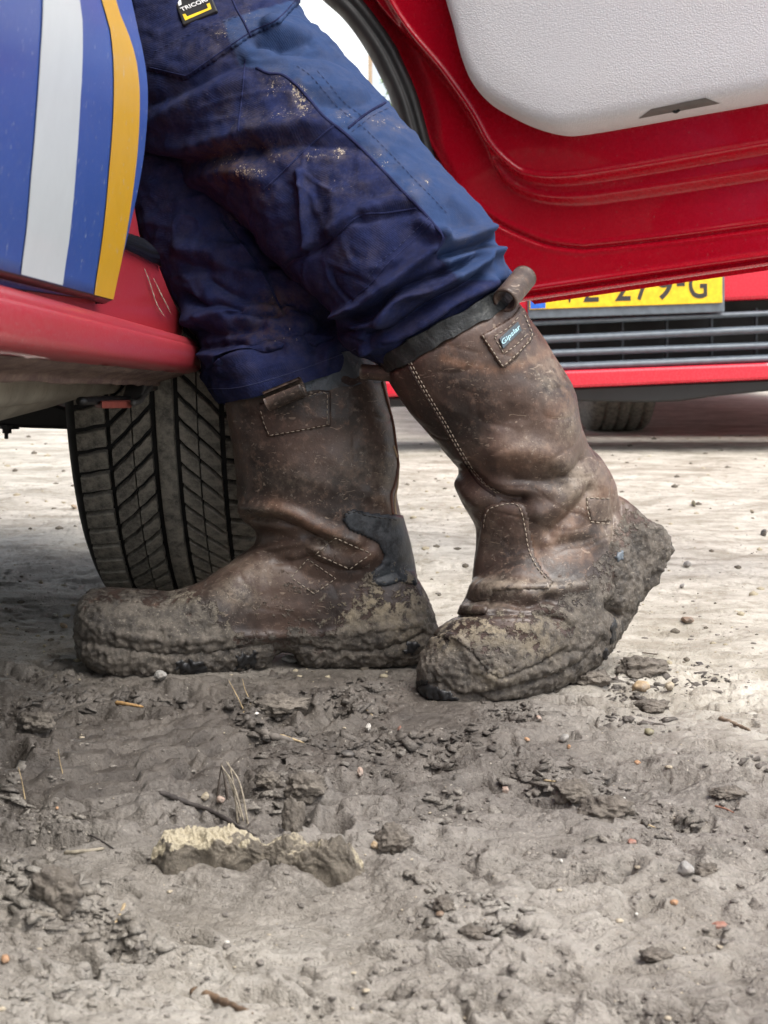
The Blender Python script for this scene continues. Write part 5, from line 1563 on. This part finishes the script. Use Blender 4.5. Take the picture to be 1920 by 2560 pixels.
def shrub(name, cx, cy, h, r, label, seed):
    root = empty(name, (cx, cy, 0), label=label, cat='shrub')
    rs = np.random.default_rng(seed)
    parts = []
    for k in range(5):
        a = rs.uniform(0, 6.28); tip = np.array([cx + r * .6 * math.cos(a), cy + r * .6 * math.sin(a), h * rs.uniform(.6, .9)])
        pth = smooth_poly([(cx, cy, -.1), (cx + .1 * math.cos(a), cy + .1 * math.sin(a), h * .35), tuple(tip)], 5)
        parts.append(tube(pth, np.linspace(.03, .006, len(pth)), 6))
    v, f = join(parts); mk('trunk', v, f, plain('bark_' + name, (0.10, 0.08, 0.06), 0.9), root)
    n = 2600
    d = rs.normal(size=(n, 3)); d /= np.linalg.norm(d, axis=1)[:, None]
    rad = rs.uniform(.45, 1, n) ** .5
    lump = 1 + .25 * perlin(d * 2.5, seed)
    c = np.array([cx, cy, h * .55]) + d * (rad * lump)[:, None] * np.array([r, r, h * .5])
    u = rs.normal(size=(n, 3)); u /= np.linalg.norm(u, axis=1)[:, None]
    w_ = np.cross(u, rs.normal(size=(n, 3))); w_ /= np.linalg.norm(w_, axis=1)[:, None]
    L = rs.uniform(.05, .10, n)[:, None]
    V = np.stack([c - u * L, c + w_ * L * .45, c + u * L, c - w_ * L * .45], 1).reshape(-1, 3)
    m = M('leaf_' + name); cc = m.mix(m.ramp(m.noise(6, 3), .35, .65), (0.07, 0.14, 0.03), (0.16, 0.28, 0.07)); m.set(col=cc, rough=.6)
    mk('crown', V, np.arange(n * 4).reshape(-1, 4), m.m, root, kind='stuff')
qs = P(955, 180, 14.0)
shrub('green_shrub', qs[0] + .75, 14.0, 3.2, .85, 'bright green shrub glimpsed between the thigh and the arch rubber', 3)

# ------------------------------------------------------------------ loose things on the ground
PEB = {}
def pebble_mat(name, a):
    if name in PEB: return PEB[name]
    m = M('stone_' + name)
    f = m.noise(160, 5, .7); g = m.noise(50, 4)
    c = m.mix(m.ramp(f, .35, .7), tuple(x * .7 for x in a), tuple(min(1, x * 1.15) for x in a))
    c = m.mix(m.math('MULTIPLY', m.ramp(g, .5, .68), .75), c, (0.15, .13, .11))
    PEB[name] = m.set(col=c, rough=.6, nor=m.bump(f, .001, .5))
    return PEB[name]
COLS = dict(grey=(.30, .29, .27), white=(.62, .60, .55), tan=(.45, .33, .20), orange=(.42, .24, .13), red=(.33, .16, .115), pink=(.42, .31, .25), dark=(.07, .065, .06), brown=(.22, .15, .10), olive=(.25, .23, .14), beige=(.42, .36, .26))
def stone(px, py, wpx, hpx, col, label, cat='pebble', seed=0, flat=3, amp=.22, depth=1.0, name='pebble', sink=.25):
    q = gpt(px, py + hpx * .35)
    s_ = q[1] / F
    a_, b_ = wpx * s_ / 2, hpx * s_ / 2
    v, f = blob(3, amp, 1.5, seed, (1, 1, 1), flat)
    v = v * np.array([a_, a_ * depth, b_ * 1.05])
    ang = seed * 1.7; ca, sa = math.cos(ang * .15), math.sin(ang * .15)
    v = np.stack([v[:, 0] * ca - v[:, 2] * sa * .5, v[:, 1], v[:, 2] * ca + v[:, 0] * sa * .5], 1)
    zz = gz(q[0], q[1] + a_ * depth * .6)
    o = mk(name, v, f, pebble_mat(col, COLS[col]), None, label=label, cat=cat, smooth=flat < 2)
    o.location = (q[0], q[1] + a_ * depth * .6, zz - v[:, 2].min() - b_ * sink)
    return o
k_ = 0
for px_, py_, w_, h_, c_, lb, fl in [
    (1605, 1718, 46, 30, 'tan', 'round tan pebble half caked in mud beside the raised boot', 0),
    (1675, 1726, 26, 22, 'beige', 'small beige pebble just to the side of the round tan pebble', 0),
    (1718, 2180, 50, 46, 'grey', 'pale grey angular stone with a dark clod leaning behind it', 4),
    (1411, 1848, 40, 24, 'grey', 'grey-white domed stone sitting above an orange chip', 1),
    (1423, 1868, 20, 14, 'orange', 'orange chip touching the grey-white domed stone', 3),
    (1264, 1970, 40, 32, 'pink', 'pinkish broken stone with a dirty dark face', 4),
    (1403, 2150, 18, 20, 'white', 'small white upright pebble alone on smooth mud', 1),
    (1348, 1797, 26, 18, 'pink', 'pale pink pebble on the mud below the raised boot', 0),
    (1318, 1850, 20, 12, 'orange', 'small orange chip between the pink pebble and the domed stone', 2),
    (1595, 1904, 20, 14, 'orange', 'orange chip at the edge of the dark muddy crack', 2),
    (1625, 1833, 28, 16, 'olive', 'flat olive stone lying on pale mud', 1),
    (1582, 2104, 26, 14, 'red', 'flat dull red brick fragment pressed in the mud', 2),
    (1802, 2308, 44, 18, 'red', 'largest orange-red brick chip near the bottom corner', 3),
    (1686, 2261, 22, 14, 'orange', 'light orange chip below the pale grey stone', 2),
    (1591, 2296, 11, 10, 'white', 'tiny white round pebble below the light orange chip', 0),
    (1559, 2001, 17, 13, 'white', 'white pebble on top of the broken dark clod', 0),
    (998, 1830, 26, 10, 'red', 'flat red chip in front of the dark hole below the heel', 2),
    (920, 1822, 44, 26, 'white', 'dirty white shell-like stone with a twig across it', 2),
    (900, 1930, 46, 30, 'pink', 'pink brick lump half sunk in the churned mud', 3),
    (142, 2023, 14, 13, 'orange', 'tiny orange pebble alone on the tread-marked mud', 0),
    (512, 1995, 28, 32, 'beige', 'beige crumb of stone behind the dark twig', 2),
    (550, 2004, 26, 22, 'pink', 'pinkish stone at the foot of the dry grass blades', 2),
    (400, 1708, 34, 28, 'grey', 'grey stone touching the sole of the flat boot', 2),
    (868, 1888, 36, 16, 'dark', 'dark wet flat stone in the churned mud', 1),
    (567, 2357, 14, 8, 'white', 'small white chip in the smooth boot print', 1),
    (937, 2122, 22, 20, 'tan', 'tan chip at the end of the dried clod', 2),
    (12, 2403, 24, 26, 'orange', 'orange-brown lump cut off by the picture edge', 1),
    (1719, 1412, 26, 20, 'grey', 'grey round stone standing on the pale sand', 0),
    (1706, 1467, 24, 12, 'grey', 'flat grey stone below the round one on pale sand', 2),
    (1912, 1332, 34, 26, 'dark', 'black stone at the picture edge on pale sand', 2),
    (1736, 1262, 34, 14, 'olive', 'flat greenish stone far off on the bright sand', 1),
    (1882, 1278, 22, 14, 'beige', 'small beige stone far off towards the picture edge', 1),
    (184, 1268, 22, 12, 'tan', 'yellowish pebble on the sand beside the tyre', 0),
    (157, 1565, 24, 14, 'tan', 'tan pebble just ahead of the flat boot toe', 0),
    (138, 1540, 14, 8, 'white', 'tiny white pebble behind the tan one by the boot toe', 0),
    (725, 1651, 40, 18, 'white', 'white stone chip wedged under the arch of the flat boot', 3),
    (1720, 1555, 34, 16, 'brown', 'brown flat stone on the yellowish sand patch', 2),
    (1100, 2290, 22, 14, 'brown', 'brown pebble in the open mud below the dried clod', 1),
    (640, 1790, 16, 8, 'white', 'tiny white crumb near the hole with the raised rim', 0)]:
    k_ += 1
    stone(px_, py_, w_, h_, c_, lb, seed=k_, flat=fl)

def clod(px, py, wpx, hpx, label, mat, seed, depth=.7, sub=5, amp=.35, name='mud_clod', yaw=0.0, tanf=None, sink=.2):
    q = gpt(px, py + hpx * .45)
    s_ = q[1] / F; a_, b_ = wpx * s_ / 2, hpx * s_ / 2
    v, f = blob(sub, amp, 1.3, seed)
    st_ = np.array([math.sqrt(wpx / max(hpx, 1)) * .9, .8, .8])
    r1 = 1 + .22 * perlin(v * st_ * 2.2, seed + 1) + .20 * np.abs(perlin(v * st_ * 4.5, seed + 2)) + .10 * np.abs(perlin(v * st_ * 9, seed + 3)) + .035 * perlin(v * st_ * 19, seed + 4)
    v = v * r1[:, None]
    v = v * np.array([a_, a_ * depth, b_ * 1.15])
    ca, sa = math.cos(yaw), math.sin(yaw)
    v = np.stack([v[:, 0] * ca - v[:, 1] * sa, v[:, 0] * sa + v[:, 1] * ca, v[:, 2]], 1)
    t_ = np.zeros(len(v)) if tanf is None else tanf(v / a_)
    o = mk(name, v, f, mat, None, label=label, cat='clod', attrs={'tan': t_})
    cy_ = q[1] + a_ * depth * .5
    o.location = (q[0], cy_, gz(q[0], cy_) + b_ * (1 - 2 * sink))
    return o
def dried_slab():
    a_ = gpt(372, 2192); b_ = gpt(905, 2200)
    nu, nv = 300, 80
    u = np.linspace(0, 1, nu)[:, None]; ph = np.linspace(-0.25, math.pi + .1, nv)[None, :]
    env = np.clip(np.minimum(u / .07, (1 - u) / .06), 0, 1) ** .5
    env = env * (0.95 + .06 * np.sin(u * 9 + 1) + .06 * np.sin(u * 23))
    hump = 0.023 * (0.75 + 0.35 * np.exp(-((u - .25) / .2) ** 2))
    c = a_[None, None] * (1 - u[..., None]) + b_[None, None] * u[..., None]
    zb = np.array([gz(q[0], q[1] + .006) for q in c[:, 0]])
    zb = np.full(nu, np.median(zb)) + .3 * (np.convolve(np.pad(zb, 60, mode='edge'), np.ones(121) / 121, 'valid') - np.median(zb))
    si = np.sin(ph); y = -0.015 * np.sign(np.cos(ph)) * np.abs(np.cos(ph)) ** .7 * (.5 + .5 * env) ; z = np.sign(si) * np.abs(si) ** .55 * hump * env
    V = np.stack([c[..., 0] + 0 * ph, c[..., 1] + .016 + y * env + 0.006 * np.sin(u * 5), zb[:, None] - .003 + z], -1).reshape(-1, 3)
    N = np.stack([0 * y, -np.cos(ph) + 0 * u, np.sin(ph) + 0 * u], -1).reshape(-1, 3)
    top = np.clip(N[:, 2], 0, 1)
    d = .0040 * perlin(V * 75, 5) + (.0010 + .0040 * top) * np.abs(perlin(V * 170, 6)) + .0022 * perlin(V * 120, 12) + (.0008 + .0018 * top) * np.abs(perlin(V * 340, 7)) - .0018 + .003 * perlin(V * 30, 8)
    V = V + N * d[:, None] + np.array([.0035, 0, 0]) * perlin(V * 60, 9)[:, None]
    uu = np.repeat(u[:, 0], nv)
    tan = (.42 + .75 * sstep(uu, .52, .30)) * sstep(top + .5 * perlin(V * 60, 4) + .3 * perlin(V * 160, 3), .45, .9)
    mk('dried_clod', V, gridfaces(nu, nv), MT['dry_clod'], None, label='dried mud slab, yellowish at one end and grey at the other, edging the boot print', cat='clod', attrs={'tan': tan})
dried_slab()
clod(1432, 1985, 90, 46, 'dark wet clod beside the white pebble', MT['clod'], 5, .7)
clod(1520, 2012, 130, 56, 'broad dark clod split open with a white pebble on it', MT['clod'], 6, .6)
clod(985, 2100, 90, 60, 'dark upright clod between twig end and open mud', MT['clod'], 7, .7)
clod(732, 2040, 50, 90, 'upright grey clod standing like a tooth in the mud', MT['clod'], 9, .7)
clod(765, 1982, 100, 60, 'rounded lumpy clod behind the upright tooth-like one', MT['clod'], 10, .7)
clod(670, 1952, 60, 34, 'small pale clod behind the dry grass blades', MT['clod'], 11, .7)
clod(1825, 1982, 84, 26, 'low dark clod on pale mud towards the picture edge', MT['clod'], 12, .6)
clod(1634, 1764, 74, 30, 'flat grey clod in front of the round tan pebble', MT['clod'], 13, .7)
clod(140, 2235, 110, 90, 'blue-grey wet mud lump beside a grey stick', MT['clod'], 14, .8)
clod(1765, 2172, 60, 30, 'dark clod leaning behind the pale grey stone', MT['clod'], 15, .6)
clod(1610, 1668, 120, 44, 'dark mud ridge kicked up behind the raised boot', MT['clod'], 16, .6)
clod(1480, 1695, 80, 34, 'mud lump clinging at the ball of the raised boot', MT['clod'], 17, .7)
clod(90, 1815, 90, 40, 'dark square-edged clod in the shade under the van', MT['clod'], 18, .8)
clod(700, 1778, 130, 40, 'crumbly rim of mud above the round hole', MT['clod'], 19, .5)
clod(1380, 1718, 50, 26, 'small mud crumb beside the raised boot sole', MT['clod'], 21, .7)
clod(1180, 2330, 60, 26, 'low rounded clod in the open mud near the bottom', MT['clod'], 22, .7)
clod(1110, 2265, 50, 34, 'dark pitted clod above the low rounded one', MT['clod'], 23, .7)
clod(1640, 2390, 80, 30, 'soft dark clod near the bottom corner', MT['clod'], 24, .6)

def stick(pts, rpx, name, label, col, cat='stick', lift=.3, taper=.5, rough=.15, heights=None, n=8):
    p3 = []
    for i, (x, y) in enumerate(pts):
        q = gpt(x, y)
        r = rpx * q[1] / F
        if heights is not None and heights[i] > 0:
            q = p3[0].copy() if False else q
        p3.append(q + (0, 0, r * lift))
    if heights is not None:        # standing things: first point is the root, the others stand at its depth
        root = gpt(*pts[0]); p3 = [root - (0, 0, .004)]
        for (x, y), hh in zip(pts[1:], heights[1:]):
            p3.append(P(x, y, root[1] + hh))
    p3 = smooth_poly(p3, 7)
    m_ = len(p3); r0 = rpx * p3[0][1] / F
    rad = r0 * (1 - (1 - taper) * np.linspace(0, 1, m_)) * (1 + rough * np.sin(np.arange(m_) * 2.1) + rough * .6 * np.sin(np.arange(m_) * 5.3))
    rad[0] *= .6; rad[-1] *= .4
    v, f = tube(p3, rad, n)
    if rough > .1: v = v + .25 * r0 * np.stack([perlin(v * 160, 1), perlin(v * 160, 2), perlin(v * 160, 3)], 1)
    key = 'wood_%d_%d_%d' % tuple(int(c * 100) for c in col)
    if key not in PEB:
        m = M(key); g = m.noise(240, 5, .7)
        PEB[key] = m.set(col=m.mix(m.ramp(g, .35, .65), tuple(c * .55 for c in col), col), rough=.8, nor=m.bump(g, .001, .6))
    return mk(name, v, f, PEB[key], None, label=label, cat=cat)
BR, TN, GY, DK = (.16, .10, .06), (.50, .38, .22), (.26, .23, .19), (.06, .05, .045)
stick([(399, 1983), (463, 2007), (538, 2035), (607, 2076), (660, 2105)], 8, 'twig', 'dark forked twig lying behind the dried clod', DK)
stick([(480, 2480), (540, 2500), (590, 2522), (632, 2538)], 13, 'stick', 'thick brown stick at the bottom of the picture', (.20, .13, .08), rough=.2)
stick([(625, 1812), (665, 1838), (723, 1853), (772, 1852)], 12, 'bark_piece', 'curved grey piece of bark under the round hole', (.17, .15, .13), 'bark', rough=.18)
stick([(87, 2284), (130, 2290), (185, 2302)], 10, 'stick', 'short grey stick beside the blue-grey mud lump', GY)
stick([(162, 2134), (210, 2130), (262, 2122)], 7, 'stick', 'pale grey stick lying level left of the dried clod', (.33, .29, .22))
stick([(226, 2088), (262, 2108), (301, 2134)], 3, 'straw', 'thin black straw pointing at the dried clod', DK, 'straw', rough=.05)
stick([(312, 2261), (300, 2288), (283, 2319)], 5, 'straw', 'tan straw across the dark pit', TN, 'straw', rough=.05)
stick([(289, 1758), (320, 1762), (359, 1769)], 6, 'wood_splinter', 'orange wood splinter on the dark mud below the flat boot', (.42, .25, .10), 'splinter', rough=.1)
stick([(630, 1758), (605, 1786)], 4, 'straw', 'short tan straw leaning above the round hole', TN, 'straw', rough=.05)
stick([(610, 1766), (590, 1735), (571, 1700)], 1.8, 'dry_grass', 'thin pale grass stem standing below the flat boot', TN, 'grass stem', heights=[0, 0, 0], rough=.02, n=5)
stick([(625, 1742), (612, 1722), (606, 1697)], 1.8, 'dry_grass', 'second thin grass stem standing close beside the first', TN, 'grass stem', heights=[0, 0, 0], rough=.02, n=5)
stick([(159, 1931), (150, 1905), (145, 1872)], 1.8, 'dry_grass', 'lone grass stem standing on tread-marked mud', TN, 'grass stem', heights=[0, 0, 0], rough=.02, n=5)
stick([(64, 1996), (56, 1960), (46, 1918)], 2.2, 'dry_grass', 'grass stem standing near the picture edge', TN, 'grass stem', heights=[0, 0, 0], rough=.02, n=5)
for i_, (b_, m_, t_) in enumerate([((622, 2058), (600, 1960), (565, 1903)), ((612, 2050), (585, 1965), (556, 1918)), ((596, 2052), (582, 1950), (570, 1904)), ((604, 2040), (575, 1955), (553, 1912))]):
    stick([b_, m_, t_], 3.2, 'grass_blade', ['longest pale dry grass blade bent over behind the dried clod', 'pale dry grass blade crossing the longest one', 'upright pale dry grass blade in the middle of the tuft', 'short pale dry grass blade of the tuft'][i_], (.44, .38, .29), 'grass blade', heights=[0, 0, 0], rough=.04, n=6, taper=.4)
stick([(544, 1996), (548, 1950), (556, 1905)], 4, 'dark_stalk', 'dark stalk standing at the edge of the grass tuft', (.10, .08, .065), 'stalk', heights=[0, 0, 0], rough=.1, n=6)
stick([(571, 1996), (562, 1950), (552, 1906)], 4, 'dark_stalk', 'dark stalk leaning against the other dark stalk', (.10, .08, .065), 'stalk', heights=[0, 0, 0], rough=.1, n=6)
stick([(1359, 1951), (1394, 1955)], 3, 'straw', 'short tan straw left of the broken dark clod', TN, 'straw', rough=.05)
stick([(1787, 2015), (1812, 2022), (1836, 2033)], 3, 'straw', 'reddish straw on pale mud below the low dark clod', (.25, .11, .07), 'straw', rough=.05)
stick([(1799, 1798), (1838, 1812), (1876, 1828)], 7, 'dry_leaf', 'curled brown dry leaf on pale mud at the edge', (.27, .2, .14), 'leaf', rough=.2)
stick([(1602, 2056), (1640, 2070)], 2.5, 'straw', 'thin pale straw below the broad dark clod', TN, 'straw', rough=.05)
stick([(1605, 1632), (1655, 1638)], 2, 'straw', 'fine dark straw on pale sand behind the raised boot', (.12, .09, .07), 'straw', rough=.05)
stick([(700, 1838), (760, 1858)], 4, 'straw', 'tan splinter of straw in front of the curved bark', TN, 'straw', rough=.1)
stick([(915, 1775), (932, 1790)], 3, 'straw', 'pale straw fleck near the dirty white stone', TN, 'straw', rough=.05)

# crumbs of mud and grit scattered everywhere: too many to count
def crumbs():
    rs = np.random.default_rng(5)
    ico_v, ico_f = blob(1, .3, 1.5, 2)
    n = 3200
    vs, fs, tn = [], [], []
    cnt = 0
    for _ in range(n):
        py_ = 1480 + (2600 - 1480) * rs.uniform() ** 0.8
        px_ = rs.uniform(-150, 2070)
        h = GB.ray_cast(Vector(CAM), Vector(ray(px_, py_)).normalized())
        if h[0] is None or h[0].y > 3: continue
        sz = (0.0006 + 0.0026 * rs.uniform() ** 6) * (1.0 if h[0].y < 1.6 else 1.4)
        q = ico_v * np.array([1, rs.uniform(.7, 1.3), rs.uniform(.25, .5)]) * sz
        a = rs.uniform(0, 6.28); ca, sa = math.cos(a), math.sin(a)
        q = np.stack([q[:, 0] * ca - q[:, 1] * sa, q[:, 0] * sa + q[:, 1] * ca, q[:, 2]], 1)
        vs.append(q + np.array(h[0])); fs.append(np.array(ico_f) + cnt * len(ico_v)); tn.append(np.full(len(ico_v), rs.uniform() < .07, float))
        cnt += 1
    mk('mud_crumbs', np.vstack(vs), np.vstack(fs), MT['dry_clod2'], None, kind='stuff', label='crumbs of mud and grit scattered over the ground', cat='crumbs', attrs={'tan': np.concatenate(tn)}, smooth=False)
def flakes():
    rs = np.random.default_rng(11)
    cube = np.array([(-1, -1, -1), (1, -1, -1), (1, 1, -1), (-1, 1, -1), (-1, -1, 1), (1, -1, 1), (1, 1, 1), (-1, 1, 1)], float)
    cf = np.array([(0, 3, 2, 1), (4, 5, 6, 7), (0, 1, 5, 4), (1, 2, 6, 5), (2, 3, 7, 6), (3, 0, 4, 7)])
    NOFL = ([(60, 1810), (330, 1750), (560, 1780), (640, 1850), (560, 1960), (380, 2060), (60, 2010)], [(330, 2030), (930, 2030), (1080, 2260), (1060, 2330), (900, 2370), (400, 2350), (300, 2270)])
    vs, fs, wt = [], [], []; k = 0
    for _ in range(15000):
        py_ = 1660 + 920 * rs.uniform() ** 1.15; px_ = rs.uniform(-150, 2070)
        h = GB.ray_cast(Vector(CAM), Vector(ray(px_, py_)).normalized())
        if h[0] is None or h[0].y > 1.75: continue
        p_ = np.array(h[0])
        dens = float(perlin2(np.array([p_[0] * 9]), np.array([p_[1] * 9]), 44)[0]) + .25 * (px_ < 1150) + .3 * np.exp(-((py_ - 1850) / 260) ** 2)
        if dens < .34 + .35 * rs.uniform(): continue
        if any(inside(np.array([px_]), np.array([py_]), pg_)[0] for pg_ in NOFL): continue
        sz = .0009 + .0042 * rs.uniform() ** 3.6
        q = cube * (1 + .45 * rs.uniform(-1, 1, (8, 3))) * np.array([1.7, .9, .22 + .22 * rs.uniform()]) * sz
        q[4:, :2] *= rs.uniform(.35, .9)
        R_ = Matrix.Rotation(rs.uniform(0, 6.28), 3, 'Z') @ Matrix.Rotation(rs.normal() * .35, 3, 'X') @ Matrix.Rotation(rs.normal() * .3, 3, 'Y')
        q = q @ np.array(R_).T
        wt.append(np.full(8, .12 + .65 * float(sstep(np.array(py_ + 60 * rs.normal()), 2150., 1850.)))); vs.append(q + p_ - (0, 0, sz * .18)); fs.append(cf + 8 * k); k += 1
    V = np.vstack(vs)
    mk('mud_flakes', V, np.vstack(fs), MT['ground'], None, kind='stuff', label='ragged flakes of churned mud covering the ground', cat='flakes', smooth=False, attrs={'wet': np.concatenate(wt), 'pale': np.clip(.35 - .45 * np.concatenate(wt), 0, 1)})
flakes()
def gravel():
    rs = np.random.default_rng(21)
    bv, bf = blob(1, .3, 1.5, 4)
    vs, fs, tn = [], [], []; k = 0
    for _ in range(1500):
        py_ = 1085 + 620 * rs.uniform() ** 1.2; px_ = rs.uniform(-100, 2100)
        h = GB.ray_cast(Vector(CAM), Vector(ray(px_, py_)).normalized())
        if h[0] is None or h[0].y < 1.45 or h[0].y > 7: continue
        p_ = np.array(h[0]); sz = (.0011 + .0062 * rs.uniform() ** 5) * (p_[1] / 2) ** .5
        q = bv * np.array([1, rs.uniform(.7, 1.2), rs.uniform(.4, .8)]) * sz
        a = rs.uniform(0, 6.28); ca, sa = math.cos(a), math.sin(a)
        q = np.stack([q[:, 0] * ca - q[:, 1] * sa, q[:, 0] * sa + q[:, 1] * ca, q[:, 2]], 1)
        vs.append(q + p_); fs.append(np.array(bf) + len(bv) * k); tn.append(np.full(len(bv), rs.uniform() < .5, float)); k += 1
    mk('gravel', np.vstack(vs), np.vstack(fs), MT['dry_clod'], None, kind='stuff', label='small stones strewn over the pale sand', cat='gravel', attrs={'tan': np.concatenate(tn)})
gravel()
MT['dry_clod2'] = clod_mat('grit', (0.13, 0.115, 0.10), (0.27, 0.245, 0.215), (0.42, 0.36, 0.27))
crumbs()
